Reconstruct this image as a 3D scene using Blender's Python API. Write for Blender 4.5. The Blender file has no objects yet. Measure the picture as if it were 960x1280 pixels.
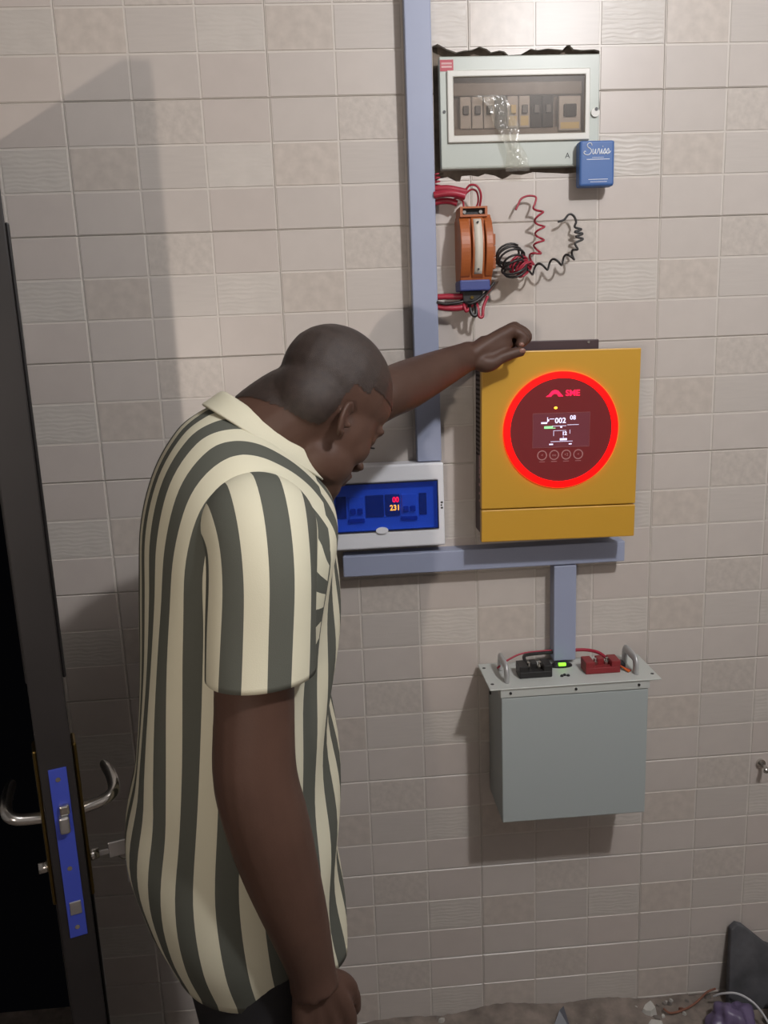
import bpy, bmesh, math, random
import numpy as np
from mathutils import Matrix, Vector, Euler

random.seed(7)
rng = np.random.RandomState(11)
scene = bpy.context.scene
COL = scene.collection
R_ = math.radians

# ------------------------------------------------------------------ camera
def cam_axes(yaw, pitch, roll):
    a, b, c = R_(yaw), R_(pitch), R_(roll)
    Rz = Matrix(((math.cos(a), -math.sin(a), 0), (math.sin(a), math.cos(a), 0), (0, 0, 1)))
    Rx = Matrix(((1, 0, 0), (0, math.cos(b), -math.sin(b)), (0, math.sin(b), math.cos(b))))
    Ry = Matrix(((math.cos(c), 0, math.sin(c)), (0, 1, 0), (-math.sin(c), 0, math.cos(c))))
    return Rz @ Rx @ Ry
M3 = cam_axes(-3.72423, -12.16340, 2.25826)          # columns: right, forward, up
right, fwd, up = M3.col[0], M3.col[1], M3.col[2]
cam_data = bpy.data.cameras.new('camera')
cam_data.sensor_fit = 'VERTICAL'
cam_data.sensor_height = 36.0
cam_data.lens = 36.0 * 1045.0 / 1280.0
cam_data.clip_start = 0.02
cam = bpy.data.objects.new('camera', cam_data)
COL.objects.link(cam)
mw = Matrix.Identity(4)
for i in range(3):
    mw[i][0], mw[i][1], mw[i][2] = right[i], up[i], -fwd[i]
mw[0][3], mw[1][3], mw[2][3] = 0.47784, -1.80007, 1.71526
cam.matrix_world = mw
scene.camera = cam

# ------------------------------------------------------------------ world, lamps, exposure
world = bpy.data.worlds.new('night'); scene.world = world
world.use_nodes = True
world.node_tree.nodes['Background'].inputs[0].default_value = (0.0008, 0.0008, 0.001, 1)
world.node_tree.nodes['Background'].inputs[1].default_value = 1.0

def point_light(name, loc, watts, radius, color):
    d = bpy.data.lights.new(name, 'POINT')
    d.energy = watts; d.shadow_soft_size = radius; d.color = color
    o = bpy.data.objects.new(name, d); o.location = loc; COL.objects.link(o)
    return o
point_light('bulb_light', (1.42, -1.75, 2.85), 80.0, 0.055, (0.98, 0.97, 0.985))
def torch(name, loc, aim, watts, radius, color, angle):
    d = bpy.data.lights.new(name, 'SPOT')
    d.energy = watts; d.shadow_soft_size = radius; d.color = color; d.spot_size = R_(angle); d.spot_blend = 1.0
    o = bpy.data.objects.new(name, d); o.location = loc; COL.objects.link(o)
    o.rotation_euler = (Vector(aim) - Vector(loc)).to_track_quat('-Z', 'Y').to_euler()
    return o
torch('torch_light', (-0.12, -2.60, 1.60), (0.18, 0.0, 1.76), 42.0, 0.02, (1.0, 0.86, 0.75), 63)

vs = scene.view_settings
scene.display_settings.display_device = 'sRGB'
vs.view_transform = 'Standard'; vs.look = 'None'
vs.exposure = 0.27; vs.gamma = 1.0; vs.use_curve_mapping = False

# ------------------------------------------------------------------ materials
def mat(name, color, rough=0.5, metal=0.0, spec=0.5, noise=0.0, nscale=20.0, bump=0.0, bscale=200.0,
        emit=None, estr=0.0, coat=0.0):
    m = bpy.data.materials.new(name); m.use_nodes = True
    nt = m.node_tree; b = nt.nodes['Principled BSDF']
    c = (color[0], color[1], color[2], 1)
    b.inputs['Base Color'].default_value = c
    b.inputs['Roughness'].default_value = rough
    b.inputs['Metallic'].default_value = metal
    b.inputs['Specular IOR Level'].default_value = spec
    b.inputs['Coat Weight'].default_value = coat
    if emit is not None:
        b.inputs['Emission Color'].default_value = (*emit, 1)
        b.inputs['Emission Strength'].default_value = estr
    tc = None
    if noise or bump:
        tc = nt.nodes.new('ShaderNodeTexCoord')
    if noise:
        n = nt.nodes.new('ShaderNodeTexNoise'); n.inputs['Scale'].default_value = nscale
        n.inputs['Detail'].default_value = 5
        nt.links.new(tc.outputs['Object'], n.inputs['Vector'])
        mr = nt.nodes.new('ShaderNodeMapRange')
        mr.inputs['From Min'].default_value = 0.3; mr.inputs['From Max'].default_value = 0.7
        mr.inputs['To Min'].default_value = 1 - noise; mr.inputs['To Max'].default_value = 1 + noise
        nt.links.new(n.outputs['Fac'], mr.inputs['Value'])
        mx = nt.nodes.new('ShaderNodeVectorMath'); mx.operation = 'SCALE'
        mx.inputs[0].default_value = color
        nt.links.new(mr.outputs['Result'], mx.inputs['Scale'])
        nt.links.new(mx.outputs[0], b.inputs['Base Color'])
    if bump:
        n2 = nt.nodes.new('ShaderNodeTexNoise'); n2.inputs['Scale'].default_value = bscale
        n2.inputs['Detail'].default_value = 4
        nt.links.new(tc.outputs['Object'], n2.inputs['Vector'])
        bp = nt.nodes.new('ShaderNodeBump'); bp.inputs['Strength'].default_value = bump
        bp.inputs['Distance'].default_value = 0.002
        nt.links.new(n2.outputs['Fac'], bp.inputs['Height'])
        nt.links.new(bp.outputs[0], b.inputs['Normal'])
    return m

def clear_mat(name, tint, gloss=0.12, rough=0.08, veil=0.0, veil_col=(0.8, 0.8, 0.8), bump=0.0, bscale=40):
    """thin transparent plastic: tinted see-through, some gloss, some milky veil"""
    m = bpy.data.materials.new(name); m.use_nodes = True
    nt = m.node_tree; nt.nodes.clear()
    out = nt.nodes.new('ShaderNodeOutputMaterial')
    tr = nt.nodes.new('ShaderNodeBsdfTransparent'); tr.inputs[0].default_value = (*tint, 1)
    gl = nt.nodes.new('ShaderNodeBsdfGlossy'); gl.inputs['Roughness'].default_value = rough
    df = nt.nodes.new('ShaderNodeBsdfDiffuse'); df.inputs[0].default_value = (*veil_col, 1)
    m1 = nt.nodes.new('ShaderNodeMixShader'); m1.inputs[0].default_value = veil
    nt.links.new(tr.outputs[0], m1.inputs[1]); nt.links.new(df.outputs[0], m1.inputs[2])
    m2 = nt.nodes.new('ShaderNodeMixShader'); m2.inputs[0].default_value = gloss
    nt.links.new(m1.outputs[0], m2.inputs[1]); nt.links.new(gl.outputs[0], m2.inputs[2])
    nt.links.new(m2.outputs[0], out.inputs[0])
    if bump:
        tc = nt.nodes.new('ShaderNodeTexCoord')
        n2 = nt.nodes.new('ShaderNodeTexNoise'); n2.inputs['Scale'].default_value = bscale
        nt.links.new(tc.outputs['Object'], n2.inputs['Vector'])
        bp = nt.nodes.new('ShaderNodeBump'); bp.inputs['Strength'].default_value = bump
        bp.inputs['Distance'].default_value = 0.01
        nt.links.new(n2.outputs['Fac'], bp.inputs['Height'])
        nt.links.new(bp.outputs[0], gl.inputs['Normal'])
    return m

def brick_mat(name, color, kind):
    m = bpy.data.materials.new(name); m.use_nodes = True
    nt = m.node_tree; b = nt.nodes['Principled BSDF']
    b.inputs['Roughness'].default_value = 0.34
    b.inputs['Specular IOR Level'].default_value = 0.45
    tc = nt.nodes.new('ShaderNodeTexCoord'); oi = nt.nodes.new('ShaderNodeObjectInfo')
    n = nt.nodes.new('ShaderNodeTexNoise'); n.inputs['Detail'].default_value = 4
    mp = nt.nodes.new('ShaderNodeMapping')
    nt.links.new(tc.outputs['Object'], mp.inputs['Vector']); nt.links.new(mp.outputs[0], n.inputs['Vector'])
    n.inputs['Scale'].default_value = {'plain': 18, 'mottle': 45, 'streak': 14, 'wavy': 20, 'rough': 70}[kind]
    amp = {'plain': 0.025, 'mottle': 0.08, 'streak': 0.03, 'wavy': 0.04, 'rough': 0.09}[kind]
    if kind == 'streak': mp.inputs['Scale'].default_value = (1, 1, 14)
    mr = nt.nodes.new('ShaderNodeMapRange')
    mr.inputs['From Min'].default_value = 0.3; mr.inputs['From Max'].default_value = 0.7
    mr.inputs['To Min'].default_value = 1 - amp; mr.inputs['To Max'].default_value = 1 + amp
    nt.links.new(n.outputs['Fac'], mr.inputs['Value'])
    r2 = nt.nodes.new('ShaderNodeMapRange'); r2.inputs['To Min'].default_value = 0.975; r2.inputs['To Max'].default_value = 1.025
    nt.links.new(oi.outputs['Random'], r2.inputs['Value'])
    mu = nt.nodes.new('ShaderNodeMath'); mu.operation = 'MULTIPLY'
    nt.links.new(mr.outputs['Result'], mu.inputs[0]); nt.links.new(r2.outputs['Result'], mu.inputs[1])
    sc = nt.nodes.new('ShaderNodeVectorMath'); sc.operation = 'SCALE'; sc.inputs[0].default_value = color
    nt.links.new(mu.outputs[0], sc.inputs['Scale']); nt.links.new(sc.outputs[0], b.inputs['Base Color'])
    bp = nt.nodes.new('ShaderNodeBump'); bp.inputs['Distance'].default_value = 0.002
    if kind == 'wavy':
        w = nt.nodes.new('ShaderNodeTexWave'); w.bands_direction = 'Z'
        w.inputs['Scale'].default_value = 34; w.inputs['Distortion'].default_value = 8
        w.inputs['Detail Scale'].default_value = 1.2
        mp2 = nt.nodes.new('ShaderNodeMapping'); mp2.inputs['Scale'].default_value = (0.55, 1, 1)
        nt.links.new(tc.outputs['Object'], mp2.inputs['Vector']); nt.links.new(mp2.outputs[0], w.inputs['Vector'])
        nt.links.new(w.outputs['Fac'], bp.inputs['Height']); bp.inputs['Strength'].default_value = 0.15
    else:
        nt.links.new(n.outputs['Fac'], bp.inputs['Height'])
        bp.inputs['Strength'].default_value = {'plain': 0.04, 'mottle': 0.12, 'streak': 0.06, 'rough': 0.25}[kind]
    nt.links.new(bp.outputs[0], b.inputs['Normal'])
    return m

MT = {}
MT['grout'] = mat('tile_print_line', (0.60, 0.555, 0.505), 0.35, noise=0.03)
MT['joint'] = mat('tile_joint', (0.42, 0.385, 0.35), 0.9, noise=0.1)
MT['mortar'] = mat('cement_mortar', (0.19, 0.155, 0.125), 0.95, noise=0.35, nscale=40, bump=0.8, bscale=120)
BR = {'p1': brick_mat('tile_pale', (0.535, 0.485, 0.445), 'plain'),
      'p2': brick_mat('tile_pinkish', (0.53, 0.474, 0.434), 'plain'),
      'ro': brick_mat('tile_rough_beige', (0.522, 0.472, 0.426), 'rough'),
      'mo': brick_mat('tile_mottled_tan', (0.52, 0.464, 0.414), 'mottle'),
      'st': brick_mat('tile_streaked', (0.525, 0.48, 0.44), 'streak'),
      'wa': brick_mat('tile_wavy', (0.55, 0.508, 0.463), 'wavy')}
MT['plaster'] = mat('room_paint', (0.44, 0.42, 0.40), 0.8, noise=0.05, nscale=6)
MT['floor'] = mat('dusty_cement', (0.20, 0.165, 0.14), 0.92, noise=0.35, nscale=25, bump=0.7, bscale=90)
MT['door'] = mat('door_paint', (0.012, 0.010, 0.010), 0.45, noise=0.2, nscale=8)
MT['chrome'] = mat('chrome', (0.62, 0.60, 0.57), 0.22, metal=1.0)
MT['steel'] = mat('brushed_steel', (0.55, 0.55, 0.56), 0.38, metal=1.0)
MT['alloy'] = mat('cast_alloy', (0.48, 0.48, 0.48), 0.35, metal=0.35)
MT['brass'] = mat('aged_brass', (0.16, 0.11, 0.035), 0.35, metal=1.0)
MT['bluefilm'] = mat('blue_film', (0.035, 0.055, 0.33), 0.35)
MT['trunk'] = mat('trunking_plastic', (0.31, 0.345, 0.47), 0.42, noise=0.04, nscale=5)
MT['unit'] = mat('unit_enamel', (0.44, 0.475, 0.43), 0.35, noise=0.05, nscale=9)
MT['bezel'] = mat('cream_plastic', (0.62, 0.61, 0.56), 0.35)
MT['black'] = mat('black_plastic', (0.012, 0.012, 0.014), 0.4)
MT['dark'] = mat('dark_recess', (0.03, 0.028, 0.027), 0.8)
MT['white'] = mat('white_plastic', (0.78, 0.79, 0.83), 0.33)
MT['breaker'] = mat('breaker_grey', (0.42, 0.40, 0.38), 0.45)
MT['unitin'] = mat('unit_interior', (0.23, 0.20, 0.175), 0.6, noise=0.15, nscale=30)
MT['labelred'] = mat('red_label', (0.42, 0.03, 0.055), 0.45)
MT['labelpale'] = mat('pale_print', (0.62, 0.36, 0.36), 0.5)
MT['cream'] = mat('cream_label', (0.60, 0.55, 0.47), 0.5)
MT['yellowlab'] = mat('yellowed_label', (0.62, 0.50, 0.22), 0.5)
MT['pane'] = clear_mat('smoky_clear_plastic', (0.86, 0.82, 0.78), 0.012, 0.30, 0.05, (0.5, 0.45, 0.4))
MT['tape'] = clear_mat('clear_tape', (0.93, 0.92, 0.88), 0.06, 0.18, 0.18, (0.7, 0.68, 0.62), bump=0.9, bscale=60)
MT['bluepane'] = clear_mat('blue_clear_plastic', (0.44, 0.62, 1.0), 0.03, 0.12, 0.15, (0.035, 0.11, 0.75))
MT['packblue'] = mat('box_blue', (0.055, 0.135, 0.36), 0.45)
MT['ink'] = mat('white_ink', (0.72, 0.75, 0.80), 0.5)
MT['blackink'] = mat('black_ink', (0.02, 0.02, 0.02), 0.5)
MT['orange'] = mat('orange_plastic', (0.38, 0.105, 0.028), 0.42, noise=0.08, nscale=30)
MT['blueclip'] = mat('blue_clip', (0.05, 0.07, 0.24), 0.45)
MT['redwire'] = mat('red_insulation', (0.36, 0.022, 0.045), 0.4)
MT['blackwire'] = mat('black_insulation', (0.022, 0.020, 0.020), 0.42)
MT['yellow'] = mat('yellow_enamel', (0.55, 0.300, 0.030), 0.4, bump=0.05, bscale=900)
MT['casing'] = mat('casing_dark', (0.055, 0.028, 0.030), 0.5)
MT['slot'] = mat('slot_black', (0.012, 0.006, 0.006), 0.8)
MT['ring'] = mat('lit_red_ring', (0.35, 0.0, 0.0), 0.4, emit=(1.0, 0.0, 0.0), estr=2.4)
MT['dial'] = mat('dial_glass_red_glow', (0.115, 0.016, 0.018), 0.28, emit=(1.0, 0.08, 0.08), estr=0.05)  # red LED bleed over black glass put into base colour and faint emission
MT['lcd'] = mat('lcd_glass', (0.13, 0.028, 0.035), 0.25, emit=(1.0, 0.25, 0.35), estr=0.04)
MT['lcdlit'] = mat('lcd_lit_segments', (0.5, 0.5, 0.6), 0.5, emit=(0.75, 0.70, 1.0), estr=0.9)
MT['lcdgreen'] = mat('lcd_green_bar', (0.3, 0.6, 0.3), 0.5, emit=(0.35, 1.0, 0.40), estr=0.6)
MT['lcdframe'] = mat('lcd_outline', (0.26, 0.085, 0.09), 0.4)
MT['btn'] = mat('button_print', (0.44, 0.22, 0.22), 0.4)
MT['logo'] = mat('lit_red_logo', (0.5, 0.0, 0.03), 0.4, emit=(1.0, 0.01, 0.06), estr=1.6)
MT['amber'] = mat('amber_led', (0.8, 0.5, 0.05), 0.4, emit=(1.0, 0.55, 0.03), estr=2.2)
MT['digred'] = mat('red_digit', (0.5, 0, 0), 0.4, emit=(1.0, 0.0, 0.0), estr=9.0)
MT['digor'] = mat('orange_digit', (0.5, 0.2, 0), 0.4, emit=(1.0, 0.20, 0.0), estr=9.0)
MT['batt'] = mat('battery_enamel', (0.385, 0.425, 0.42), 0.42, bump=0.05, bscale=700)
MT['battplate'] = mat('battery_plate', (0.50, 0.52, 0.49), 0.42)
MT['termred'] = mat('red_terminal', (0.23, 0.018, 0.022), 0.45)
MT['termblk'] = mat('black_terminal', (0.016, 0.015, 0.015), 0.45)
MT['green'] = mat('green_display', (0.2, 0.6, 0.05), 0.4, emit=(0.28, 1.0, 0.03), estr=1.2)
MT['screw'] = mat('dark_screw', (0.05, 0.05, 0.05), 0.4, metal=0.7)
MT['orangewire'] = mat('orange_insulation', (0.62, 0.13, 0.02), 0.45)
MT['skin'] = mat('skin', (0.078, 0.041, 0.029), 0.52, spec=0.32, noise=0.10, nscale=14, bump=0.10, bscale=350)
MT['nail'] = mat('nail', (0.24, 0.12, 0.09), 0.3)
MT['hair'] = mat('cropped_hair', (0.031, 0.020, 0.016), 0.5, spec=0.5, noise=0.25, nscale=120, bump=0.5, bscale=900)
MT['creamcloth'] = mat('cream_cloth', (0.60, 0.575, 0.44), 0.85, bump=0.15, bscale=900)
MT['trouser'] = mat('black_cloth', (0.012, 0.011, 0.013), 0.85, bump=0.2, bscale=600)
MT['shoe'] = mat('shoe_leather', (0.02, 0.016, 0.014), 0.45)
MT['eye'] = mat('eye_white', (0.55, 0.50, 0.45), 0.25)
MT['chipwhite'] = mat('plaster_chip', (0.50, 0.48, 0.44), 0.85, noise=0.15)
MT['chipgrey'] = mat('cement_chip', (0.20, 0.175, 0.155), 0.95, noise=0.2)
MT['chipbrown'] = mat('brown_chip', (0.20, 0.085, 0.055), 0.9, noise=0.2)
MT['purple'] = mat('purple_nylon', (0.12, 0.09, 0.17), 0.35, noise=0.2, nscale=15)
MT['slate'] = mat('grey_board', (0.085, 0.085, 0.092), 0.7, noise=0.4, nscale=14, bump=0.4, bscale=60)
MT['navy'] = mat('dark_nylon', (0.02, 0.02, 0.035), 0.4)
MT['whitewire'] = mat('white_insulation', (0.50, 0.49, 0.50), 0.4)

def stripe_mat(name, per):
    m = bpy.data.materials.new(name); m.use_nodes = True
    nt = m.node_tree; b = nt.nodes['Principled BSDF']
    b.inputs['Roughness'].default_value = 0.88; b.inputs['Specular IOR Level'].default_value = 0.2
    uv = nt.nodes.new('ShaderNodeUVMap'); uv.uv_map = 'stripes'
    sp = nt.nodes.new('ShaderNodeSeparateXYZ'); nt.links.new(uv.outputs[0], sp.inputs[0])
    dv = nt.nodes.new('ShaderNodeMath'); dv.operation = 'DIVIDE'; dv.inputs[1].default_value = per
    nt.links.new(sp.outputs['X'], dv.inputs[0])
    fr = nt.nodes.new('ShaderNodeMath'); fr.operation = 'FRACT'; nt.links.new(dv.outputs[0], fr.inputs[0])
    gt = nt.nodes.new('ShaderNodeMath'); gt.operation = 'GREATER_THAN'; gt.inputs[1].default_value = 0.5
    nt.links.new(fr.outputs[0], gt.inputs[0])
    mx = nt.nodes.new('ShaderNodeMix'); mx.data_type = 'RGBA'
    mx.inputs['A'].default_value = (0.61, 0.585, 0.45, 1); mx.inputs['B'].default_value = (0.095, 0.099, 0.083, 1)
    nt.links.new(gt.outputs[0], mx.inputs['Factor']); nt.links.new(mx.outputs['Result'], b.inputs['Base Color'])
    tc = nt.nodes.new('ShaderNodeTexCoord'); n2 = nt.nodes.new('ShaderNodeTexNoise')
    n2.inputs['Scale'].default_value = 700
    nt.links.new(tc.outputs['Object'], n2.inputs['Vector'])
    bp = nt.nodes.new('ShaderNodeBump'); bp.inputs['Strength'].default_value = 0.2; bp.inputs['Distance'].default_value = 0.001
    nt.links.new(n2.outputs['Fac'], bp.inputs['Height']); nt.links.new(bp.outputs[0], b.inputs['Normal'])
    return m
MT['stripe'] = stripe_mat('striped_shirt_cloth', 0.056)

# ------------------------------------------------------------------ helpers
ROOT = {}
def rootloc(o):
    while o is not None and o.parent is not None: o = o.parent
    return Vector(o.location) if o is not None else Vector((0, 0, 0))

def thing(name, label, cat, loc, group=None, rot=None):
    o = bpy.data.objects.new(name, None); COL.objects.link(o)
    o.location = loc; o.empty_display_size = 0.05
    o['label'] = label; o['category'] = cat
    if group: o['group'] = group
    if rot: o.rotation_euler = rot
    return o

def tag(o, label, cat, group=None):
    o['label'] = label; o['category'] = cat
    if group: o['group'] = group
    return o

def link_mesh(name, me, material, parent=None, smooth=False, origin=None):
    """me is in world coordinates; shifts it so that the object's origin is the parent's root or `origin`"""
    if parent is not None:
        me.transform(Matrix.Translation(-rootloc(parent)))
    elif origin is not None:
        me.transform(Matrix.Translation(-Vector(origin)))
    if material is not None:
        me.materials.append(MT[material] if isinstance(material, str) else material)
    if smooth:
        me.polygons.foreach_set('use_smooth', [True] * len(me.polygons))
    o = bpy.data.objects.new(name, me); COL.objects.link(o)
    if parent is not None: o.parent = parent
    elif origin is not None: o.location = origin
    return o

def from_bm(name, bm, material, parent=None, smooth=False, origin=None):
    bmesh.ops.recalc_face_normals(bm, faces=bm.faces[:])
    me = bpy.data.meshes.new(name); bm.to_mesh(me); bm.free()
    return link_mesh(name, me, material, parent, smooth, origin)

def bm_box(bm, x0, x1, y0, y1, z0, z1, bev=0.0, segs=2):
    r = bmesh.ops.create_cube(bm, size=1.0)
    v = r['verts']
    for q in v:
        q.co = Vector(((x0 + x1) / 2 + q.co.x * (x1 - x0), (y0 + y1) / 2 + q.co.y * (y1 - y0), (z0 + z1) / 2 + q.co.z * (z1 - z0)))
    if bev > 0:
        es = list({e for q in v for e in q.link_edges})
        bmesh.ops.bevel(bm, geom=es, offset=bev, segments=segs, affect='EDGES', profile=0.5)

def box(name, x0, x1, y0, y1, z0, z1, material, parent=None, bev=0.0, origin=None, segs=2):
    bm = bmesh.new(); bm_box(bm, x0, x1, y0, y1, z0, z1, bev, segs)
    return from_bm(name, bm, material, parent, False, origin)

def bm_frame(bm, o, i, y0, y1):
    """rectangular ring prism; o,i = (x0,x1,z0,z1)"""
    def rect(r, y): return [bm.verts.new((r[0], y, r[2])), bm.verts.new((r[1], y, r[2])), bm.verts.new((r[1], y, r[3])), bm.verts.new((r[0], y, r[3]))]
    a, b, c, d = rect(o, y0), rect(i, y0), rect(o, y1), rect(i, y1)
    for k in range(4):
        n = (k + 1) % 4
        bm.faces.new((a[k], a[n], b[n], b[k])); bm.faces.new((c[k], c[n], d[n], d[k]))
        bm.faces.new((a[k], a[n], c[n], c[k])); bm.faces.new((b[k], b[n], d[n], d[k]))

def bm_tube(bm, pts, rad, segs=10, closed=False, cap=True):
    pts = [Vector(p) for p in pts]; n = len(pts)
    rads = [rad] * n if not hasattr(rad, '__len__') else list(rad)
    t0 = (pts[1] - pts[0]).normalized()
    ref = Vector((0, 0, 1)) if abs(t0.z) < 0.9 else Vector((1, 0, 0))
    nrm = t0.cross(ref).normalized()
    prev = None; rings = []
    for k in range(n):
        if closed: t = (pts[(k + 1) % n] - pts[k - 1]).normalized()
        elif k == 0: t = t0
        elif k == n - 1: t = (pts[k] - pts[k - 1]).normalized()
        else: t = (pts[k + 1] - pts[k - 1]).normalized()
        if t.length < 1e-6: t = prev
        nrm = (nrm - t * nrm.dot(t))
        nrm = nrm.normalized() if nrm.length > 1e-6 else t.orthogonal().normalized()
        bi = t.cross(nrm)
        r = rads[k]
        rx, ry = (r if hasattr(r, '__len__') else (r, r))
        rings.append([bm.verts.new(pts[k] + nrm * (rx * math.cos(2 * math.pi * j / segs)) + bi * (ry * math.sin(2 * math.pi * j / segs))) for j in range(segs)])
        prev = t
    m = n if closed else n - 1
    for k in range(m):
        a, b = rings[k], rings[(k + 1) % n]
        for j in range(segs):
            bm.faces.new((a[j], a[(j + 1) % segs], b[(j + 1) % segs], b[j]))
    if cap and not closed:
        bm.faces.new(rings[0][::-1]); bm.faces.new(rings[-1])

def tube(name, pts, rad, material, parent=None, segs=10, closed=False, origin=None):
    bm = bmesh.new(); bm_tube(bm, pts, rad, segs, closed)
    return from_bm(name, bm, material, parent, True, origin)

def bm_ellipsoid(bm, c, r, rot=None, u=20, v=12):
    res = bmesh.ops.create_uvsphere(bm, u_segments=u, v_segments=v, radius=1.0)
    c = Vector(c)
    for q in res['verts']:
        p = Vector((q.co.x * r[0], q.co.y * r[1], q.co.z * r[2]))
        if rot is not None: p = rot @ p
        q.co = c + p

def bm_disc(bm, c, r, y0, y1, r_in=0.0, segs=48):
    """disc / ring prism with axis along Y"""
    def circ(rr, y): return [bm.verts.new((c[0] + rr * math.cos(2 * math.pi * k / segs), y, c[1] + rr * math.sin(2 * math.pi * k / segs))) for k in range(segs)]
    a, b = circ(r, y0), circ(r, y1)
    if r_in > 0:
        c1, d1 = circ(r_in, y0), circ(r_in, y1)
        for k in range(segs):
            n = (k + 1) % segs
            bm.faces.new((a[k], a[n], b[n], b[k])); bm.faces.new((c1[k], c1[n], d1[n], d1[k]))
            bm.faces.new((a[k], a[n], c1[n], c1[k])); bm.faces.new((b[k], b[n], d1[n], d1[k]))
    else:
        for k in range(segs):
            n = (k + 1) % segs
            bm.faces.new((a[k], a[n], b[n], b[k]))
        bm.faces.new(a); bm.faces.new(b[::-1])

def disc(name, c, r, y0, y1, material, parent=None, r_in=0.0, segs=48):
    bm = bmesh.new(); bm_disc(bm, c, r, y0, y1, r_in, segs)
    return from_bm(name, bm, material, parent)

def catmull(P, n):
    P = np.array(P, float); m = len(P); out = []
    for t in np.linspace(0, m - 1, n):
        i = min(int(t), m - 2); f = t - i
        p0, p1, p2, p3 = P[max(i - 1, 0)], P[i], P[i + 1], P[min(i + 2, m - 1)]
        out.append(0.5 * ((2 * p1) + (-p0 + p2) * f + (2 * p0 - 5 * p1 + 4 * p2 - p3) * f ** 2 + (-p0 + 3 * p1 - 3 * p2 + p3) * f ** 3))
    return np.array(out)

def text(name, body, size, x, z, y, material, parent, shear=0.0, extrude=0.0003, align='CENTER', bold=0.0, rot=0.0, sx=1.0, plane='front'):
    """flat lettering; plane 'front' faces -Y, 'left' faces -X"""
    cu = bpy.data.curves.new(name, 'FONT'); cu.body = body; cu.size = size; cu.shear = shear
    cu.extrude = extrude; cu.align_x = align; cu.align_y = 'CENTER'; cu.offset = bold; cu.resolution_u = 3
    tmp = bpy.data.objects.new('tmp', cu); COL.objects.link(tmp)
    dg = bpy.context.evaluated_depsgraph_get()
    me = bpy.data.meshes.new_from_object(tmp.evaluated_get(dg))
    bpy.data.objects.remove(tmp); bpy.data.curves.remove(cu)
    M = Matrix.Translation((x, y, z)) @ Matrix.Rotation(rot, 4, 'Y')
    if plane == 'left': M = M @ Matrix.Rotation(-math.pi / 2, 4, 'Z')
    M = M @ Matrix.Rotation(math.pi / 2, 4, 'X') @ Matrix.Diagonal((sx, 1, 1, 1))
    me.transform(M); me.materials.clear()
    return link_mesh(name, me, material, parent)

# ------------------------------------------------------------------ the room
TW, TH, Z0 = 0.40, 0.25, 2.1763       # one wall tile, height of a joint
DOOR_X0, DOOR_X1, DOOR_Z = -0.98, -0.165, 2.14
WX0, WX1, WZ1, WY0 = -1.8, 3.4, 3.10, -4.2

def structure(o):
    o['kind'] = 'structure'; return o

bm = bmesh.new()
HX0, HX1, HZ0, HZ1 = 0.7262, 1.0682, 2.0098, 2.2682     # the chiselled opening's bounds
bm_box(bm, DOOR_X1, HX0, 0.0035, 0.15, -0.05, WZ1)
bm_box(bm, HX1, WX1, 0.0035, 0.15, -0.05, WZ1)
bm_box(bm, HX0, HX1, 0.0035, 0.15, -0.05, HZ0)
bm_box(bm, HX0, HX1, 0.0035, 0.15, HZ1, WZ1)
bm_box(bm, HX0, HX1, 0.030, 0.15, HZ0, HZ1)
bm_box(bm, DOOR_X0, DOOR_X1, 0.0035, 0.15, DOOR_Z, WZ1)
bm_box(bm, WX0, DOOR_X0, 0.0035, 0.15, -0.05, WZ1)
wall_back = structure(from_bm('wall_back', bm, 'joint'))
box('chiselled_recess', HX0, HX1, 0.022, 0.0305, HZ0, HZ1, 'mortar', wall_back)
structure(box('floor', WX0, WX1, WY0, 0.15, -0.10, 0.0, 'floor'))
structure(box('ceiling', WX0, WX1, WY0, 0.15, WZ1, WZ1 + 0.1, 'plaster'))
structure(box('wall_left', WX0 - 0.12, WX0, WY0, 0.15, 0, WZ1, 'plaster'))
structure(box('wall_right', WX1, WX1 + 0.12, WY0, 0.15, 0, WZ1, 'plaster'))
structure(box('wall_front', WX0, WX1, WY0 - 0.12, WY0, 0, WZ1, 'plaster'))
bm = bmesh.new()
bm_box(bm, DOOR_X1 - 0.05, DOOR_X1, 0.002, 0.15, 0, DOOR_Z)
bm_box(bm, DOOR_X0, DOOR_X0 + 0.05, 0.002, 0.15, 0, DOOR_Z)
bm_box(bm, DOOR_X0, DOOR_X1, 0.002, 0.15, DOOR_Z - 0.05, DOOR_Z)
structure(from_bm('trim_1', bm, 'door'))

# tiles: each 40 x 25 cm tile is a slab with nine printed, slightly raised bricks
def P_px(p):
    v = Vector(p) - Vector((0.47784, -1.80007, 1.71526))
    d = v.dot(fwd)
    return 480 + 1045 * v.dot(right) / d, 640 - 1045 * v.dot(up) / d

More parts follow.
